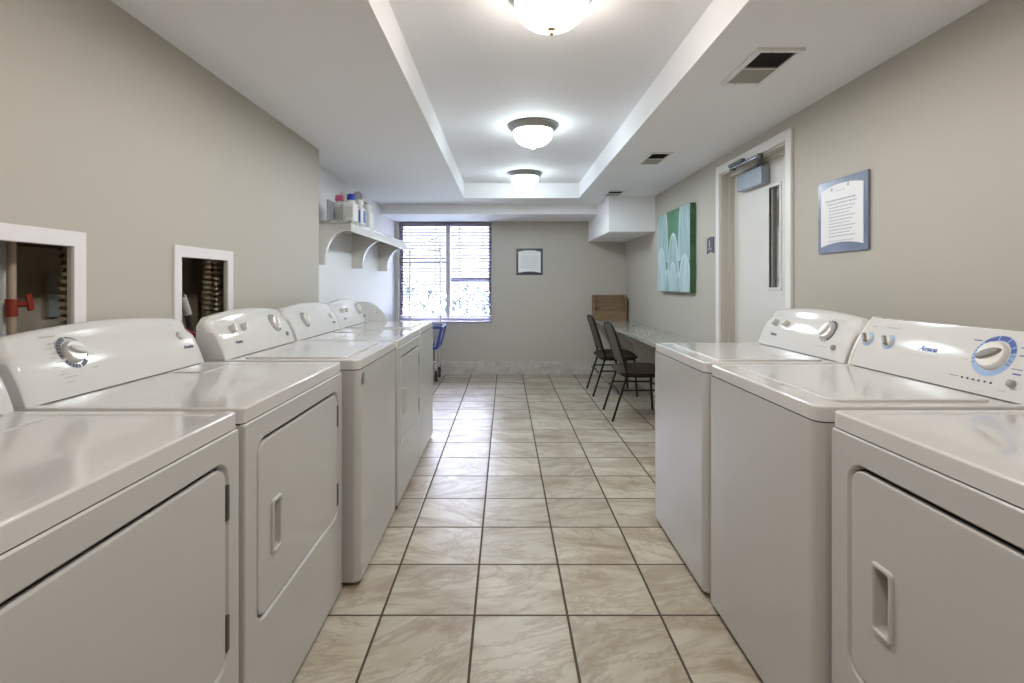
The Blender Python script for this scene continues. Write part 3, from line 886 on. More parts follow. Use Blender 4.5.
def washer(loc, rz, label, group, w=0.685, style='rounded', badge=False, grown_end=False):
    root = empty('washing_machine', loc, rz, label, 'washing machine', group)
    E = M['enamel']
    B().prism(plan_poly(w - 0.006, 0.645, 0.030, 0.01, 0.0, 0.003), 'z', 0.022, 0.8715, 0.004, 2, 'lo').obj('cabinet', E, root)
    B().prism(plan_poly(w - 0.012, 0.62, 0.028, 0.01, 0.004, 0.006), 'z', 0.866, 0.880).obj('worktop_gap', M['groove'], root, smooth=False)
    worktop(root, w, 0.032, 'washer')
    # lid, sits in the pressed top
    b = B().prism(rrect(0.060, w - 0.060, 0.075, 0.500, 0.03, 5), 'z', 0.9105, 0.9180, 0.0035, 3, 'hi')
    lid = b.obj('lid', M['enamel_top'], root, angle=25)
    B().box(w / 2 - 0.055, w / 2 + 0.055, 0.066, 0.076, 0.9112, 0.9155, 0.0015).obj('lid_lip', M['enamel_top'], lid)
    for fx in (0.06, w - 0.06):
        for fy in (0.07, 0.58):
            B().lathe([(0, 0), (0.02, 0), (0.022, 0.01), (0.012, 0.013), (0.012, 0.03), (0, 0.03)], Matrix.Translation((fx, fy, 0)), 16).obj('foot', M['rubber'], root)
    if style == 'rounded':
        console_mesh(w, 'rounded').obj('control_console', M['console'], root, angle=40)
        small_knob(root, 0.120, 1.026, 'grey', 72); small_knob(root, 0.215, 1.026, 'grey', 50)
        script_logo(root, 0.135, 0.972, 0.020, M['ink'])
        dial(root, 0.525, 1.022, 0.036, 0.048, 'grey')
        push_button(root, 0.603, 0.962, 0.011, M['buttongrey'])
        markings(root, [(0.10, 1.064, 0.03, 0.0015), (0.20, 1.064, 0.03, 0.0015), (0.52, 0.958, 0.09, 0.0022), (0.585, 1.066, 0.03, 0.0018),
                        (0.455, 1.03, 0.02, 0.0014), (0.455, 1.015, 0.025, 0.0014), (0.595, 1.03, 0.02, 0.0014), (0.595, 1.012, 0.024, 0.0014), (0.603, 0.945, 0.02, 0.0012)])
        if grown_end:
            b = B().prism([(0.362, FB_Z), (0.376, 0.944), (0.392, 0.974), (0.416, 1.004), (0.446, 1.032), (0.480, 1.054), (0.514, 1.068), (0.56, 1.074), (0.640, 1.074), (0.660, 1.06), (0.660, FB_Z)], 'x', w - 0.006, w + 0.010, 0.004, 2, 'caps')
            cap = b.obj('console_end_cap', M['consolegrey'], root, angle=40)
            B().lathe([(0, 0), (0.007, 0), (0.006, 0.003), (0, 0.004)], Matrix.Translation((w - 0.006, 0.455, 0.985)) @ Matrix.Rotation(R(-90), 4, 'Y'), 12).obj('screw', M['chrome'], cap)
    else:
        console_mesh(w, 'flat').obj('control_console', M['console'], root, angle=40)
        B().prism(end_cap_poly(), 'x', 0.002, 0.018, 0.004, 2, 'caps').obj('console_end_cap', M['cream'], root, angle=40)
        B().prism(end_cap_poly(), 'x', w - 0.018, w - 0.002, 0.004, 2, 'caps').obj('console_end_cap', M['cream'], root, angle=40)
        small_knob(root, 0.060, 1.014, 'blue', 128); small_knob(root, 0.160, 1.014, 'blue', 128)
        script_logo(root, 0.330, 1.012, 0.024, M['blue'])
        dial(root, 0.542, 1.020, 0.041, 0.060, 'blue')
        push_button(root, 0.622, 0.958, 0.0105, M['buttongrey'])
        markings(root, [(0.06, 1.060, 0.03, 0.003), (0.145, 1.062, 0.06, 0.003), (0.512, 0.948, 0.03, 0.0015), (0.60, 0.935, 0.02, 0.002), (0.628, 0.945, 0.016, 0.002),
                        (0.465, 1.02, 0.02, 0.0015), (0.465, 1.0, 0.02, 0.0015), (0.30, 0.988, 0.16, 0.0008)], m_=M['inkgrey'])
        markings(root, [(0.476, 1.056, 0.026, 0.003), (0.532, 1.085 - 0.006, 0.022, 0.0022), (0.612, 1.05, 0.02, 0.0025), (0.620, 1.03, 0.022, 0.003), (0.620, 0.995, 0.03, 0.002), (0.624, 0.983, 0.022, 0.004)], 'printed_headings', M['blue'])
        # row of cycle indicator lamps
        b = B()
        for k in range(6):
            b.lathe([(0, 0.0012), (0.0032, 0.001), (0.0032, 0)], face_mtx(0.478 + 0.0175 * k, 0.950), 10)
        bar(b, 0, 0, 0.03, 0.0016, (0.452, 0.951))
        b.obj('indicator_lights', M['ink'], root)
    if badge:
        b = B().lathe([(0, 0), (0.024, 0), (0.024, 0.002), (0.020, 0.004), (0, 0.0042)], Matrix.Translation((0.048, 0.0, 0.832)) @ Matrix.Rotation(R(90), 4, 'X'), 28)
        bd = b.obj('front_badge', M['nickel'], root)
        B().lathe([(0.0, 0.0046), (0.0165, 0.0046), (0.0165, 0.002)], Matrix.Translation((0.048, 0.0, 0.832)) @ Matrix.Rotation(R(90), 4, 'X'), 28).obj('badge_centre', M['buttongrey'], bd)
    return root

GL, GR = 'laundry machines along the left wall', 'laundry machines along the right wall'
LEFT, RIGHT = R(90), R(-90)
dryer((-0.640, 0.492, 0), LEFT, 'white dryer nearest the camera on the left, cut off by the picture edge', GL, w=0.742)
dryer((-0.640, 1.254, 0), LEFT, 'white dryer second along the left wall, whole door with recessed handle in view', GL, w=0.754)
washer((-0.582, 2.044, 0), LEFT, 'white washing machine with a small round badge on its front, third along the left wall', GL, badge=True)
dryer((-0.578, 2.745, 0), LEFT, 'white dryer fourth along left wall, between two plain fronted washing machines', GL, w=0.730, dial_x=0.19, btn_x=0.60, fz=1.012, scheme='grey')
washer((-0.582, 3.488, 0), LEFT, 'white washing machine at the far end of the left row, near the cart and window', GL, w=0.640, grown_end=True)
dryer((0.790, 1.246, 0), RIGHT, 'white dryer nearest the camera on the right, recessed handle on its door', GR, w=0.745)
washer((0.773, 1.956, 0), RIGHT, 'white washing machine with blue-ringed knobs on the right, beside the nearest dryer', GR, style='flat')
washer((0.768, 2.657, 0), RIGHT, 'white washing machine with grey knobs at the far end of the right row', GR)

# ------------------------------------------------------------------ ceiling lights
def ceiling_light(x, y, bowl, label, finial):
    root = empty('ceiling_light', (x, y, TRAY), 0, label, 'ceiling light', 'flush ceiling lights in the raised tray')
    B().lathe([(0, 0), (0.171, 0), (0.174, -0.006), (0.172, -0.014), (0.160, -0.028), (0.146, -0.045), (0.132, -0.048), (0, -0.040)], None, 48).obj('mounting_pan', M['nickel'], root)
    pr = [(0.136, -0.045)]
    for k in range(1, 13):
        a = R(90 * k / 12)
        pr.append((0.138 * math.cos(a) ** 0.85 if k < 12 else 0, -0.047 - 0.101 * math.sin(a)))
    B().lathe(pr, None, 48).obj('glass_bowl', bowl, root)
    B().lathe([(0, -0.1465), (0.016, -0.147), (0.017, -0.152), (0.006, -0.158), (0.007, -0.164), (0.009, -0.169), (0.005, -0.175), (0, -0.176)], None, 20).obj('finial', finial, root)
    sp = bpy.data.lights.new('lamp_bulb', 'SPOT'); sp.energy = 12; sp.specular_factor = 0.2; sp.spot_size = R(179); sp.spot_blend = 0.25
    sp.shadow_soft_size = 0.10; sp.color = (1.0, 0.965, 0.92) if bowl is M['bowl_warm'] else (0.82, 0.93, 1.0)
    so = bpy.data.objects.new('lamp_bulb', sp); COL.objects.link(so); so.parent = root; so.location = (0, 0, -0.19)
    return root
ceiling_light(0.1725, 1.92, M['bowl_warm'], 'lit domed ceiling light nearest the camera, cut by the top edge of the photo', M['copperish'])
ceiling_light(0.193, 3.58, M['bowl_cool'], 'lit domed ceiling light in the middle of the ceiling tray, with grey metal pan', M['chrome'])
ceiling_light(0.193, 5.12, M['bowl_cool'], 'lit domed ceiling light farthest away, at the window end of the tray', M['nickel'])
ceiling_light(0.168, 0.25, M['bowl_warm'], 'lit domed ceiling light directly above the photographer, out of the picture', M['copperish'])  # extra fixture out of view, added to light the near end

# ------------------------------------------------------------------ ceiling vents
def vent(x0, x1, y0, y1, label):
    root = empty('ceiling_vent', ((x0 + x1) / 2, (y0 + y1) / 2, CEIL), 0, label, 'air vent', 'ceiling air vents')
    hx, hy = (x1 - x0) / 2, (y1 - y0) / 2
    f = 0.022
    b = B()
    b.box(-hx, -hx + f, -hy, hy, -0.012, 0, 0.003); b.box(hx - f, hx, -hy, hy, -0.012, 0, 0.003)
    b.box(-hx + f, hx - f, -hy, -hy + f, -0.012, 0, 0.003); b.box(-hx + f, hx - f, hy - f, hy, -0.012, 0, 0.003)
    b.box(-hx + f, hx - f, -0.0035, 0.0035, -0.0115, -0.001)
    fr = b.obj('vent_frame', M['ventwhite'], root)
    B().box(-hx + f, hx - f, -hy + f, hy - f, -0.0022, -0.0008).obj('duct_opening', M['ventdark'], root, smooth=False)  # dark sheet standing for duct shade, the ceiling has no hole here
    for (ya, yb, ang, nm, mm) in ((-hy + f, -0.004, 20, 'near_louvers', M['ventdark']), (0.004, hy - f, -50, 'far_louvers', M['ventgrey'])):  # near blades coloured dark as shade, far blades grey
        b = B(); y = ya + 0.006
        while y < yb - 0.003:
            b.obox((0, y, -0.0068), (2 * (hx - f), 0.0085 if ang < 0 else 0.006, 0.0008), Matrix.Rotation(R(ang), 3, 'X'))
            y += 0.0075 if ang < 0 else 0.012
        b.obj('louver_bank', mm, root, smooth=False)
    b = B()
    for sy in (-1, 1):
        b.lathe([(0, -0.014), (0.004, -0.0135), (0.005, -0.011), (0, -0.011)], Matrix.Translation((-hx * 0.35, sy * (hy - f / 2), 0)), 10)
    b.obj('screws', M['chrome'], root)
vent(1.01, 1.20, 2.045, 2.405, 'largest ceiling vent, nearest the camera above the right machines')
vent(1.035, 1.205, 3.66, 4.02, 'middle ceiling vent, above the door end of the right machines')
vent(1.035, 1.215, 5.16, 5.46, 'smallest ceiling vent, farthest away, in front of the corner soffit')

# ------------------------------------------------------------------ utility openings
def access_frame(op, label):
    y0, y1, z0, z1 = op
    w = 0.046
    root_y = (y0 + y1) / 2
    b = B()
    t = 0.010
    Ls = []
    for g, x in ((w, XL), (w, XL + t * 0.8), (w - 0.002, XL + t), (0.002, XL + t), (0.0, XL + t * 0.8), (0.0, XL)):
        Ls.append([b.bm.verts.new((x, p, q)) for p, q in ((y0 - g, z0 - g), (y1 + g, z0 - g), (y1 + g, z1 + g), (y0 - g, z1 + g))])
    for a, c in zip(Ls, Ls[1:] + Ls[:1]):
        for k in range(4): b.bm.faces.new((a[k], a[(k + 1) % 4], c[(k + 1) % 4], c[k]))
    o = b.obj('access_frame', M['panelframe'], smooth=False, loc=(XL, root_y, z0 - w))
    tag(o, label, 'wall frame', 'white frames of the wall openings')
access_frame(OP1, 'white frame of the utility opening at the left edge, showing a pipe and red valve')
access_frame(OP2, 'white frame of the smaller-looking utility opening, showing a shiny foil duct and hoses')

def flex_duct(x, y, r, z0, z1, label, lean=0.0):
    prof = []
    z = z0
    k = 0
    while z < z1:
        prof.append((r if k % 2 else r * 0.86, z)); z += 0.0125; k += 1
    b = B().lathe(prof, Matrix.Translation((x, y, 0)), 28)
    tag(b.obj('flexible_duct', M['foil'], loc=(x, y, z0), angle=60), label, 'duct', 'foil ducts in the wall cavity')
flex_duct(-1.46, 2.58, 0.066, 0.02, 2.1, 'shiny ribbed foil duct inside the second wall opening')
flex_duct(-1.46, 1.76, 0.060, 0.02, 2.1, 'dark ribbed duct at the right side of the opening with the red valve')
b = B().tube([(-1.48, 1.484, 0.02), (-1.48, 1.484, 2.1)], 0.034, 20)
b.tube([(-1.48, 1.484, 1.275), (-1.48, 1.484, 1.335)], 0.038, 20)
tag(b.obj('vent_pipe', M['pipegrey'], loc=(-1.48, 1.484, 0.02)), 'pale grey vertical pipe at the left edge of the nearest wall opening', 'pipe')
root = empty('water_pipe', (-1.42, 1.4717, 0.02), 0, 'thin brown vertical pipe carrying a red valve in the nearest wall opening', 'pipe')
B().tube([(0, 0, 0), (0, 0, 2.08)], 0.011, 14).obj('pipe_run', M['pipecopper'], root)
b = B().tube([(0, 0, 1.105), (0, 0, 1.155)], 0.0145, 14); vb = b.obj('valve_body', M['valvered'], root)
b = B(); b.obox((0.03, 0.024, 1.145), (0.010, 0.018, 0.050), Matrix.Rotation(R(12), 3, 'X'), 0.004); b.tube([(0, 0, 1.14), (0.026, 0.02, 1.14)], 0.008, 10)
b.obj('valve_lever', M['valvered'], vb)
o = B().box(-1.62, -1.55, 1.66, 2.0, 1.345, 1.385).obj('wall_stud', M['rawwood'], smooth=False, loc=(-1.585, 1.83, 1.345))
tag(o, 'brown wood blocking across the top of the nearest wall opening', 'wood block')
o = B().box(-1.62, -1.605, 1.80, 1.86, 1.10, 1.25, 0.003).obj('wall_box', M['fittingwhite'], loc=(-1.61, 1.83, 1.10))
tag(o, 'small drab box plate on the back of the wall cavity', 'electrical box')
b = B().tube([(-1.40, 2.06, 1.17), (-1.40, 2.14, 1.195), (-1.40, 2.20, 1.18), (-1.40, 2.24, 1.12), (-1.40, 2.27, 1.02), (-1.40, 2.30, 0.93), (-1.40, 2.31, 0.80), (-1.40, 2.31, 0.30)], 0.011, 12)
root = b.obj('water_hose', M['hoseblack'], loc=(-1.40, 2.31, 0.3)); tag(root, 'black curved hose inside the wall opening beside the shiny foil duct', 'hose')
b = B().tube([(0, -0.095, 0.865), (0, -0.055, 0.785)], 0.017, 12); b.obj('hose_sleeve', M['fittingwhite'], root)
b = B().tube([(-1.36, 2.05, 1.055), (-1.36, 2.16, 1.025), (-1.36, 2.26, 0.985), (-1.36, 2.36, 0.93), (-1.36, 2.42, 0.86), (-1.36, 2.43, 0.30)], 0.010, 12)
tag(b.obj('water_hose', M['hosered'], loc=(-1.36, 2.43, 0.3)), 'red hose crossing low inside the second wall opening', 'hose')

# ------------------------------------------------------------------ wall shelf (left, by the window)
def wall_shelf():
    y0, y1, zt = 3.90, 6.11, 1.704
    xf = -1.17
    root = empty('wall_shelf', (XREC, y0, zt), 0, 'long wall shelf with speckled stone top and curved brackets, above the far left machines', 'shelf')
    o = Vector(root.location)
    def L(b): bmesh.ops.translate(b.bm, vec=-o, verts=b.bm.verts[:]); return b
    L(B().box(XREC, xf, y0, y1, zt - 0.024, zt, 0.003)).obj('shelf_top', M['granite'], root)
    L(B().box(xf - 0.022, xf - 0.004, y0, y1, zt - 0.085, zt - 0.024, 0.002)).obj('fascia', M['bracket'], root)
    for yb in (3.92, 4.96, 5.99):
        pts = [(XREC, zt - 0.024), (XREC, 1.365), (XREC + 0.105, 1.365)]
        for k in range(0, 13):
            a = R(90 * k / 12)
            pts.append((XREC + 0.105 + 0.175 * (1 - math.cos(a)), 1.365 + 0.03 + (0.235) * math.sin(a)))
        pts += [(xf - 0.022, zt - 0.06), (xf - 0.022, zt - 0.024)]
        L(B().prism(pts, 'y', yb, yb + 0.042)).obj('bracket', M['bracket'], root, angle=25)
wall_shelf()

def jug(x, y, label, capm, labm, s=1.0, stripes=False):
    z = 1.704
    root = empty('detergent_jug', (x, y, z), 0, label, 'detergent', 'laundry products on the wall shelf')
    b = B().prism(plan_poly(0.085 * s, 0.12 * s, 0.02, 0.02, -0.06 * s, -0.0425 * s), 'z', 0, 0.15 * s, 0.012, 3, 'caps')
    b.lathe([(0.036 * s, 0.145 * s), (0.03 * s, 0.165 * s), (0.02 * s, 0.172 * s), (0.02 * s, 0.185 * s)], None, 20)
    body = b.obj('jug_body', M['jug'], root)
    h = B().tube([(0, 0.052 * s, 0.152 * s), (0, 0.075 * s, 0.145 * s), (0, 0.078 * s, 0.10 * s), (0, 0.058 * s, 0.055 * s)], 0.009 * s, 10)
    h.obj('jug_handle', M['jug'], root)
    c = B().lathe([(0, 0.225 * s), (0.024 * s, 0.223 * s), (0.032 * s, 0.212 * s), (0.034 * s, 0.18 * s), (0.030 * s, 0.176 * s), (0, 0.176 * s)], None, 20)
    c.obj('cap', capm, root)
    if stripes:
        q = B()
        for dx in (-0.026, 0.018):
            q.box((dx - 0.007) * s, (dx + 0.007) * s, -0.0615 * s, -0.059 * s, 0.02 * s, 0.125 * s)
        q.box(0.0415 * s, 0.0432 * s, -0.03 * s, 0.03 * s, 0.02 * s, 0.125 * s)
        q.obj('front_label', labm, root, smooth=False)
    else:
        B().box(-0.03 * s, 0.03 * s, -0.0615 * s, -0.059 * s, 0.03 * s, 0.12 * s).obj('front_label', labm, root, smooth=False)
jug(-1.215, 4.03, 'white detergent jug with a bulky blue cap, nearest on the wall shelf', M['capblue'], M['labelgreen'], 0.98)
jug(-1.33, 4.10, 'white detergent jug with a pink cap, behind the blue-capped jug on the shelf', M['cappink'], M['labelgreen'], 1.0)
jug(-1.215, 4.26, 'white laundry bottle with blue striped label, second along the shelf front', M['jug'], M['labelblue'], 0.95, True)
jug(-1.215, 4.52, 'plain white laundry jug farthest along the wall shelf', M['jug'], M['paper'], 0.95)
o = B().box(-1.36, -1.345, 3.89, 4.07, 1.704, 1.86, 0.002).obj('storage_binder', M['folder'], loc=(-1.3525, 3.95, 1.704))
tag(o, 'thin grey binder standing upright on the shelf by the wall corner', 'binder')

# twin head emergency lamp on the recess wall
root = empty('emergency_light', (XREC, 4.75, 1.98), 0, 'white emergency light with two round lamp heads, on the wall above the shelf', 'emergency light')
B().box(-0.002, 0.055, -0.15, 0.15, -0.06, 0.06, 0.008).obj('housing', M['lamphousing'], root)
for (px, py, pz, rz_, ry_) in ((0.145, -0.10, 0.03, -62, 0), (0.15, 0.11, -0.03, -20, 0)):
    m = Matrix.Translation((px, py, pz)) @ Matrix.Rotation(R(rz_), 4, 'Z') @ Matrix.Rotation(R(95), 4, 'Y')
    b = B().lathe([(0, -0.055), (0.02, -0.055), (0.036, -0.03), (0.045, 0.0), (0.045, 0.009), (0.033, 0.010), (0.031, 0.004)], m, 28)
    b.tube([(0.05, py, pz), (px - 0.03, py, pz)], 0.012, 10)
    hd = b.obj('lamp_head', M['lampgrey'], root)
    B().lathe([(0.035, 0.003), (0.02, 0.008), (0, 0.010)], m, 24).obj('lens', M['lens'], hd)

# ------------------------------------------------------------------ counter
def counter():
    y0, y1, zt, xf = 4.05, YB - 0.012, 0.742, 1.185
    root = empty('granite_counter', (xf, y0, 0), 0, 'grey speckled stone counter along the right wall, chairs tucked under it', 'counter')
    o = Vector(root.location)
    def L(b): bmesh.ops.translate(b.bm, vec=-o, verts=b.bm.verts[:]); return b
    L(B().box(xf, XR - 0.001, y0, y1, zt - 0.032, zt, 0.004)).obj('countertop', M['granite'], root)
    L(B().box(XR - 0.03, XR - 0.0125, y0 + 0.02, y1, zt - 0.12, zt - 0.032)).obj('wall_cleat', M['bracket'], root, smooth=False)
    for yb in (4.16, 5.25, 6.30):
        L(B().prism([(XR - 0.032, zt - 0.033), (XR - 0.032, zt - 0.40), (XR - 0.06, zt - 0.40), (xf + 0.06, zt - 0.07), (xf + 0.06, zt - 0.033)], 'y', yb, yb + 0.04)).obj('support_bracket', M['bracket'], root, angle=20)
counter()

# wooden organizer at the end of the counter
def organizer():
    x0, x1, y0, y1, z0 = 1.155, 1.578, 6.66, 6.85, 0.742
    h = 0.325
    root = empty('wooden_organizer', ((x0 + x1) / 2, y0, z0), 0, 'open wooden box organizer on the far end of the stone counter', 'organizer')
    o = Vector(root.location)
    def L(b): bmesh.ops.translate(b.bm, vec=-o, verts=b.bm.verts[:]); return b
    def side(xa, xb): return L(B().prism([(y0 + 0.0, z0), (y1, z0), (y1, z0 + h), (y0 + 0.05, z0 + h), (y0, z0 + h - 0.10)], 'x', xa, xb))
    side(x0, x0 + 0.014).obj('side_panel', M['oak'], root, angle=20)
    side(x1 - 0.014, x1).obj('side_panel', M['oak'], root, angle=20)
    L(B().box(x0 + 0.014, x1 - 0.014, y1 - 0.01, y1, z0, z0 + h)).obj('back_panel', M['oak'], root, smooth=False)
    L(B().box(x0 + 0.014, x1 - 0.014, y0, y1 - 0.01, z0, z0 + 0.014)).obj('bottom_panel', M['oak'], root, smooth=False)
    for zz, yy in ((0.09, y0 + 0.004), (0.19, y0 + 0.07)):
        L(B().box(x0 + 0.014, x1 - 0.014, yy, yy + 0.01, z0 + (0.014 if zz < .1 else 0.10), z0 + zz + 0.03)).obj('divider', M['oak'], root, smooth=False)
organizer()

# ------------------------------------------------------------------ chairs
def chair(x, y, label):
    root = empty('dining_chair', (x, y, 0), 0, label, 'chair', 'black framed chairs at the counter')
    r = 0.0105
    HW = 0.205
    slope = Vector((-0.125, 0, 0.36)).normalized()
    for s in (-1, 1):
        yy = s * HW
        b = B()
        b.tube([(-0.105, yy, 0.40), (-0.235, yy * 1.03, 0.0)], r, 10)
        b.obj('rear_leg', M['blackmetal'], root)
        b = B().tube([(0.215, yy, 0.405), (0.24, yy * 1.03, 0.0)], r, 10)
        b.obj('front_leg', M['blackmetal'], root)
        b = B().tube([(-0.125, yy, 0.40), (0.0, yy, 0.395), (0.22, yy, 0.40)], r * 0.95, 10)
        b.tube([(-0.160, yy * 1.02, 0.275), (0.225, yy * 1.02, 0.275)], 0.008, 8)
        b.obj('side_rail', M['blackmetal'], root)
    b = B()
    b.tube([(-0.178, -HW, 0.26), (-0.178 + 0.012, 0, 0.26), (-0.178, HW, 0.26)], 0.008, 8)
    b.tube([(0.222, -HW, 0.275), (0.222, HW, 0.275)], 0.008, 8)
    b.tube([(-0.105, -HW, 0.385), (-0.105, HW, 0.385)], 0.009, 8)
    b.obj('cross_bar', M['blackmetal'], root)
    # back frame: one bent tube up, over and down
    def BP(t): return (-0.100 - 0.135 * (t ** 1.12), 0.405 + 0.455 * t)
    pts = []
    for k in range(7):
        t = k / 7 * 0.86; px, pz = BP(t); pts.append((px, -HW + 0.008 * t, pz))
    for k in range(9):
        a = PI - PI * k / 8
        t = 0.86 + 0.14 * math.sin(a); px, pz = BP(t)
        pts.append((px, (HW - 0.008) * (abs(math.cos(a)) ** 0.55) * (1 if math.cos(a) > 0 else -1), pz))
    for k in range(6, -1, -1):
        t = k / 7 * 0.86; px, pz = BP(t); pts.append((px, HW - 0.008 * t, pz))
    B().tube(pts, 0.0115, 10).obj('back_frame', M['blackmetal'], root)
    # padded back
    b = B()
    N, Q = 14, 10
    def grid(sign):
        rows = []
        for i in range(N + 1):
            t = 0.20 + 0.785 * i / N
            hw = (HW - 0.012) if t < 0.86 else (HW - 0.012) * max(0.0, 1 - ((t - 0.86) / 0.135) ** 2.2) ** 0.5
            px, pz = BP(t)
            row = []
            for j in range(Q + 1):
                u = -1 + 2 * j / Q
                puff = (1 - u ** 4) * (1 - (2 * i / N - 1) ** 6)
                d = sign * (0.006 + (0.022 if sign > 0 else 0.010) * puff)
                row.append(b.bm.verts.new((px + d * 0.94, u * max(hw, 0.02), pz + d * 0.34)))
            rows.append(row)
        for a, c in zip(rows, rows[1:]):
            for j in range(Q): b.bm.faces.new((a[j], a[j + 1], c[j + 1], c[j]))
        return rows
    f, g = grid(1), grid(-1)
    def rim(rows): return rows[0] + [r_[-1] for r_ in rows[1:]] + rows[-1][-2::-1] + [r_[0] for r_ in rows[-2:0:-1]]
    A, C = rim(f), rim(g)
    for k in range(len(A)):
        k2 = (k + 1) % len(A)
        b.bm.faces.new((A[k], A[k2], C[k2], C[k]))
    b.obj('backrest', M['vinylback'], root, angle=60)
    # padded seat, wider at the front
    b = B()
    rows = []
    for sgn, zc in ((1, 0.428), (-1, 0.418)):
        rr = []
        for i in range(13):
            v = -1 + 2 * i / 12
            row = []
            for j in range(13):
                u = -1 + 2 * j / 12
                q = (1 - u ** 6) * (1 - v ** 6)
                hw = 0.195 + 0.022 * (v + 1) / 2
                sx = 0.045 + 0.215 * v
                # rounded plan corners
                cu = 1 - 0.06 * (abs(v) ** 8) ; cv = 1 - 0.06 * (abs(u) ** 8)
                zz = zc + (0.042 * q ** 0.7 if sgn > 0 else -0.036 * q ** 0.4)
                row.append(b.bm.verts.new((0.045 + 0.215 * v * cv, hw * u * cu, zz)))
            rr.append(row)
        for a, c in zip(rr, rr[1:]):
            for j in range(12): b.bm.faces.new((a[j], a[j + 1], c[j + 1], c[j]))
        rows.append(rr)
    A, C = rim(rows[0]), rim(rows[1])
    for k in range(len(A)):
        k2 = (k + 1) % len(A)
        b.bm.faces.new((A[k], A[k2], C[k2], C[k]))
    b.obj('seat', M['vinyl'], root, angle=60)
    return root
c1 = chair(1.18, 4.735, 'black framed brown padded chair at the counter, nearer to the washing machines')
c2 = copy_tree(c1)
c2.location = (1.178, 5.73, 0)
c2['label'] = 'black framed brown padded chair at the counter, farther one, nearer the back wall'

# ------------------------------------------------------------------ laundry cart
def cart():
    root = empty('laundry_cart', (-1.02, 6.5, 0), 0, 'wire laundry cart with blue basket corners and hanging pole, below the window', 'cart')
    o = Vector(root.location)
    def L(b): bmesh.ops.translate(b.bm, vec=-o, verts=b.bm.verts[:]); return b
    x0, x1, y0, y1 = -1.30, -0.785, 6.30, 6.72
    bx0, bx1, by0, by1 = -1.22, -0.850, 6.33, 6.69
    zt, zb = 0.70, 0.42
    b = B()
    b.tube([(x0, y0, zt), (x1, y0, zt), (x1, y1, zt), (x0, y1, zt)], 0.010, 8, closed=True)
    L(b).obj('basket_rim', M['chrome'], root)
    def lerp(a, c, t): return tuple(p + (q - p) * t for p, q in zip(a, c))
    T = [(x0, y0, zt), (x1, y0, zt), (x1, y1, zt), (x0, y1, zt)]
    D = [(bx0, by0, zb), (bx1, by0, zb), (bx1, by1, zb), (bx0, by1, zb)]
    b = B()
    for i in range(4):
        j = (i + 1) % 4
        n = 13 if i % 2 == 0 else 9
        for k in range(n + 1):
            b.tube([lerp(T[i], T[j], k / n), lerp(D[i], D[j], k / n)], 0.0028, 5)
    for k in range(1, 6):
        q = [lerp(T[i], D[i], k / 6) for i in range(4)]
        b.tube(q, 0.0028, 5, closed=True)
    for k in range(1, 12):
        t = k / 12
        b.tube([lerp(D[0], D[1], t), lerp(D[3], D[2], t)], 0.0028, 5)
    L(b).obj('wire_basket', M['chrome'], root)
    b = B()
    for i in range(4):
        e = Vector(T[i]); d = Vector(D[i])
        b.tube([e + Vector((0, 0, -0.012)), d], 0.018, 8)
    b.tube([(bx0, by0, zb), (bx1, by0, zb), (bx1, by1, zb), (bx0, by1, zb)], 0.017, 8, closed=True)
    b.tube([(x0, y0, zt - 0.025), (x1, y0, zt - 0.025), (x1, y1, zt - 0.025), (x0, y1, zt - 0.025)], 0.013, 8, closed=True)
    L(b).obj('corner_guard', M['cartblue'], root)
    b = B()
    for (lx, ly) in ((-1.19, 6.36), (-0.86, 6.36), (-1.19, 6.66), (-0.86, 6.66)):
        b.tube([(lx, ly, zb), (lx, ly, 0.15)], 0.011, 8)
    b.tube([(-1.19, 6.36, 0.2), (-0.86, 6.36, 0.2), (-0.86, 6.66, 0.2), (-1.19, 6.66, 0.2)], 0.010, 8, closed=True)
    L(b).obj('cart_frame', M['chrome'], root)
    for (lx, ly) in ((-1.19, 6.36), (-0.86, 6.36), (-1.19, 6.66), (-0.86, 6.66)):
        b = B().lathe([(0, -0.015), (0.05, -0.015), (0.066, -0.012), (0.068, 0), (0.066, 0.012), (0.05, 0.015), (0, 0.015)], Matrix.Translation((lx, ly, 0.068)) @ Matrix.Rotation(R(90), 4, 'Y'), 24)
        w = L(b).obj('caster_wheel', M['rubber'], root)
        q = B(); q.box(lx - 0.022, lx - 0.018, ly - 0.018, ly + 0.018, 0.05, 0.158); q.box(lx + 0.018, lx + 0.022, ly - 0.018, ly + 0.018, 0.05, 0.158)
        q.box(lx - 0.022, lx + 0.022, ly - 0.018, ly + 0.018, 0.150, 0.158)
        L(q).obj('caster_fork', M['chrome'], w, smooth=False)
    b = B()
    b.tube([(-0.83, 6.5, zb), (-0.83, 6.5, 1.78)], 0.009, 10)
    b.tube([(-1.215, 6.5, zb), (-1.215, 6.5, 1.66)], 0.009, 10)
    b.tube([(-0.83, 6.5, 1.64), (-1.0, 6.5, 1.64)], 0.007, 8)
    b.tube([(-0.815, 6.5, 1.82), (-1.215, 6.5, 1.655)], 0.006, 8)
    b.tube([(-0.83, 6.5, zb), (-1.215, 6.5, zb)], 0.009, 8)
    L(b).obj('hanging_pole', M['chrome'], root)
cart()

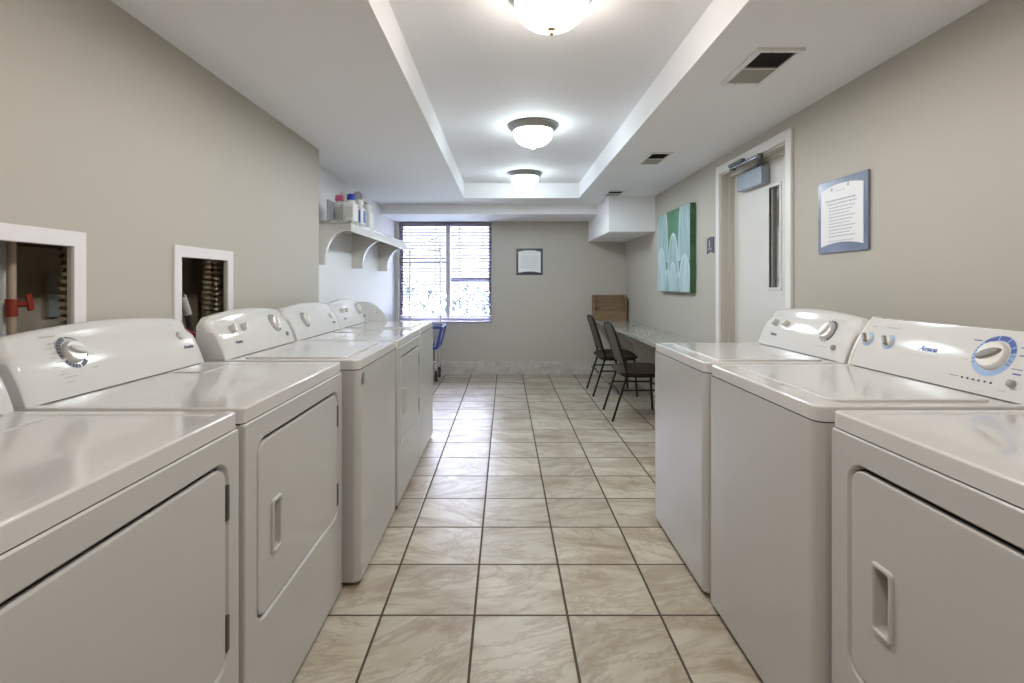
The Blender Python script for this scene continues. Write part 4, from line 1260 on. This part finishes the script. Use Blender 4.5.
# ------------------------------------------------------------------ things on the walls
def curved_notice(name, loc, rz, w, h, plate_m, label, cat, lines, seed, landscape=False):
    """plate + paper with arched top and bottom; local x right, z up, front towards -y."""
    root = empty(name, loc, rz, label, cat)
    B().box(-w / 2, w / 2, -0.012, 0, -h / 2, h / 2, 0.002).obj('backing_plate', plate_m, root)
    sx = w / 2 - w * 0.075
    top0, top1 = h / 2 - h * 0.13, h / 2 - h * 0.075
    pts = []
    N = 14
    for k in range(N + 1):
        u = 1 - 2 * k / N
        pts.append((u * sx, top1 - (top1 - top0) * u * u))
    for k in range(N + 1):
        u = -1 + 2 * k / N
        pts.append((u * sx, -h / 2 + h * (0.075 if landscape else 0.085) + h * 0.05 * (1 - u * u)))
    B().prism(pts, 'y', -0.0140, -0.0115).obj('paper_notice', M['paper'], root, smooth=False)
    rnd = random.Random(seed)
    b = B()
    for (z, x0, x1, th) in lines:
        x = x0
        while x < x1:
            wl = rnd.uniform(0.008, 0.026)
            e = min(x + wl, x1)
            b.box(x, e, -0.0146, -0.0139, z - th / 2, z + th / 2)
            x = e + 0.004
    tag(b.obj('text_lines', M['textgrey'], root, smooth=False), kind='stuff')
    return root
ln = [(0.130, -0.075, -0.058, 0.018), (0.137, 0.045, 0.060, 0.018), (0.118, -0.035, 0.03, 0.003),
      (0.075, -0.115, 0.105, 0.008), (0.058, -0.105, 0.110, 0.006)]
ln += [(0.040 - 0.0155 * k, -0.09, 0.10 - 0.02 * ((k * 7) % 3), 0.0048) for k in range(10)]
ln += [(-0.122, -0.10, 0.09, 0.004)]
curved_notice('wall_notice', (XR, 2.437, 1.548), R(-90), 0.36, 0.355, M['plate'],
              'white printed notice on a steel blue plate, on the right wall beside the door', 'notice', ln, 3)
ln = [(0.115, -0.11, 0.11, 0.006)] + [(0.075 - 0.026 * k, -0.12, 0.12 - 0.02 * (k % 2), 0.006) for k in range(7)]
curved_notice('wall_notice', (0.3225, YB, 1.513), 0, 0.353, 0.353, M['platedark'],
              'white printed notice on a square black plate, on the back wall right of the window', 'notice', ln, 5, True)

# restroom style room sign near the door
root = empty('room_sign', (XR, 4.01, 1.523), R(-90), 'small dark grey room sign with a pale symbol, on the wall left of the door', 'sign')
pts = []
for k in range(11):
    u = 1 - 2 * k / 10
    pts.append((u * 0.065, 0.062 - 0.014 * max(0, -u) ** 2 - 0.004 * u * u))
for k in range(11):
    u = -1 + 2 * k / 10
    pts.append((u * 0.065, -0.070 + 0.014 * (1 - u * u)))
B().prism(pts, 'y', -0.008, 0, 0.0015, 1, 'caps').obj('sign_plate', M['signgrey'], root, angle=20)
b = B()
b.lathe([(0, -0.0003), (0.0065, -0.0003), (0.0065, 0.001), (0, 0.001)], Matrix.Translation((-0.012, -0.0088, 0.030)) @ Matrix.Rotation(R(90), 4, 'X'), 14)
b.prism([(-0.021, 0.020), (-0.003, 0.020), (-0.006, -0.004), (-0.009, -0.018), (-0.015, -0.018), (-0.018, -0.004)], 'y', -0.0092, -0.0078)
b.obj('symbol', M['signwhite'], root, smooth=False)
b = B()
for z, w in ((-0.028, 0.07), (-0.038, 0.055)): b.box(-w / 2, w / 2, -0.0088, -0.0078, z - 0.0028, z + 0.0028)
b.obj('raised_lettering', M['inkgrey'], root, smooth=False)

# canvas with pale leaves
def canvas():
    y0, y1, z0, z1, d = 4.327, 5.24, 1.143, 1.905, 0.05
    root = empty('canvas_picture', (XR, (y0 + y1) / 2, (z0 + z1) / 2), R(-90), 'large square canvas of pale blue petals on green, on the right wall above the counter', 'picture')
    w, h = (y1 - y0), (z1 - z0)
    B().box(-w / 2, w / 2, -d, -0.002, -h / 2, h / 2, 0.003).obj('stretched_canvas', M['canvas_edge'], root)
    def petal_mat(name, base, tip, scale):
        m = bpy.data.materials.new(name); m.use_nodes = True
        nt = m.node_tree; b = nt.nodes['Principled BSDF']; b.inputs['Roughness'].default_value = 0.6
        tc = nt.nodes.new('ShaderNodeTexCoord')
        wv = nt.nodes.new('ShaderNodeTexNoise'); wv.inputs['Scale'].default_value = 6; wv.inputs['Detail'].default_value = 5
        mp = nt.nodes.new('ShaderNodeMapping'); mp.inputs['Scale'].default_value = (scale, 1, 0.6)
        nt.links.new(tc.outputs['Object'], mp.inputs['Vector']); nt.links.new(mp.outputs[0], wv.inputs['Vector'])
        nt.links.new(ramp(nt, wv.outputs['Fac'], [(0.3, base), (0.7, tip)]), b.inputs['Base Color'])
        return m
    bg = petal_mat('canvas_green', (0.07, 0.20, 0.10), (0.13, 0.30, 0.19), 0.6)
    pa = petal_mat('petal_pale', (0.34, 0.48, 0.50), (0.55, 0.66, 0.70), 5)
    pb = petal_mat('petal_teal', (0.24, 0.38, 0.38), (0.40, 0.54, 0.56), 5)
    pc = petal_mat('petal_edge', (0.44, 0.57, 0.60), (0.58, 0.69, 0.73), 4)
    B().box(-w / 2 + 0.002, w / 2 - 0.002, -d - 0.0006, -d + 0.001, -h / 2 + 0.002, h / 2 - 0.002).obj('painted_ground', bg, root, smooth=False)
    def petal(cx, hw, bot, top, lift, m, mi):
        def shape(k, hw_, top_):
            pts = []
            N = 24
            for i in range(N + 1):
                t = i / N
                pts.append((cx + hw_ * (math.sin(PI * min(1, (0.5 + 0.5 * (1 - t)) )) ** 0.7 if t < 1 else 0), bot + (top_ - bot) * t))
            for i in range(N, -1, -1):
                t = i / N
                pts.append((cx - hw_ * (math.sin(PI * min(1, (0.5 + 0.5 * (1 - t)))) ** 0.7 if t < 1 else 0), bot + (top_ - bot) * t))
            lim = w / 2 - 0.003
            return [(max(-lim, min(lim, p[0])), max(-h / 2 + 0.003, min(h / 2 - 0.003, p[1]))) for p in pts]
        def half(hw_, top_):
            pts = []
            N = 22
            rt = min(top_ - bot, hw_ * 2.6)
            for i in range(N + 1):
                t = i / N
                pts.append((hw_ * math.sqrt(max(0, 1 - t * t)), top_ - rt + rt * t))
            right = [(hw_ * 0.92, bot)] + pts
            return right
        def outline(hw_, top_):
            r_ = half(hw_, top_)
            full = [(cx + x, z) for x, z in r_] + [(cx - x, z) for x, z in reversed(r_[:-1])]
            lim = w / 2 - 0.003
            out = []
            for x, z in full:
                q = (max(-lim, min(lim, x)), max(-h / 2 + 0.003, min(h / 2 - 0.003, z)))
                if not out or (abs(out[-1][0] - q[0]) + abs(out[-1][1] - q[1])) > 1e-5: out.append(q)
            return out
        B().prism(outline(hw, top), 'y', -d - lift, -d).obj('painted_petal', m, root, smooth=False)
        B().prism(outline(hw * 0.80, top - 0.03), 'y', -d - lift - 0.0004, -d).obj('painted_petal', mi, root, smooth=False)
    petal(-0.30, 0.17, -0.10, 0.50, 0.0010, pa, pb)
    petal(0.33, 0.17, -0.10, 0.52, 0.0012, pa, pb)
    petal(0.02, 0.16, -0.30, 0.17, 0.0020, pc, pb)
    petal(-0.34, 0.17, -0.40, 0.06, 0.0030, pc, pa)
    petal(0.33, 0.16, -0.42, -0.04, 0.0032, pc, pa)
    petal(0.02, 0.12, -0.42, -0.10, 0.0042, pc, pa)
    petal(-0.14, 0.09, -0.42, -0.17, 0.0050, pc, pb)
    petal(0.17, 0.07, -0.42, -0.20, 0.0056, pc, pb)
canvas()

# ------------------------------------------------------------------ light
w = bpy.data.worlds.new('daylight'); SC.world = w
w.use_nodes = True
nt = w.node_tree
bg = nt.nodes['Background']
# bright overcast sky: dim towards the horizon, strongest overhead
tc = nt.nodes.new('ShaderNodeTexCoord')
sp = nt.nodes.new('ShaderNodeSeparateXYZ'); nt.links.new(tc.outputs['Generated'], sp.inputs[0])
mr = nt.nodes.new('ShaderNodeMapRange'); mr.interpolation_type = 'SMOOTHSTEP'
mr.inputs['From Min'].default_value = 0.22; mr.inputs['From Max'].default_value = 0.75
mr.inputs['To Min'].default_value = 1.3; mr.inputs['To Max'].default_value = 310.0
nt.links.new(sp.outputs['Z'], mr.inputs['Value']); nt.links.new(mr.outputs['Result'], bg.inputs['Strength'])
mc = nt.nodes.new('ShaderNodeMapRange'); mc.inputs['From Min'].default_value = 0.1; mc.inputs['From Max'].default_value = 0.5
nt.links.new(sp.outputs['Z'], mc.inputs['Value'])
cm = nt.nodes.new('ShaderNodeMix'); cm.data_type = 'RGBA'
cm.inputs['A'].default_value = (0.95, 0.96, 1.0, 1); cm.inputs['B'].default_value = (0.66, 0.69, 1.0, 1)
nt.links.new(mc.outputs['Result'], cm.inputs['Factor']); nt.links.new(cm.outputs['Result'], bg.inputs['Color'])
# window portal (guides daylight sampling, gives no light of its own)
ld = bpy.data.lights.new('window_portal', 'AREA'); ld.shape = 'RECTANGLE'
ld.size = WIN[1] - WIN[0]; ld.size_y = WIN[3] - WIN[2]
ld.cycles.is_portal = True
lo = bpy.data.objects.new('window_portal', ld); COL.objects.link(lo)
lo.location = ((WIN[0] + WIN[1]) / 2, YB + 0.215, (WIN[2] + WIN[3]) / 2)
lo.rotation_euler = (R(-90), 0, 0)

# ------------------------------------------------------------------ camera
cd = bpy.data.cameras.new('camera'); cam = bpy.data.objects.new('camera', cd); COL.objects.link(cam)
cam.location = (0, 0, H); cam.rotation_euler = (R(90), 0, 0)
cd.sensor_width = 36; cd.lens = 18.0
cd.shift_x = (512 - 505.5) / 1024
cd.shift_y = -(341.5 - 283.5) / 1024
cd.clip_start = 0.02
SC.camera = cam

SC.view_settings.view_transform = 'Standard'
SC.view_settings.look = 'None'
SC.view_settings.exposure = 1.2
SC.view_settings.gamma = 1.0
SC.view_settings.use_curve_mapping = False
cy = SC.cycles
cy.use_denoising = True
cy.max_bounces = 14; cy.diffuse_bounces = 8; cy.glossy_bounces = 6; cy.transmission_bounces = 8
cy.sample_clamp_indirect = 6
cy.caustics_reflective = False; cy.caustics_refractive = False
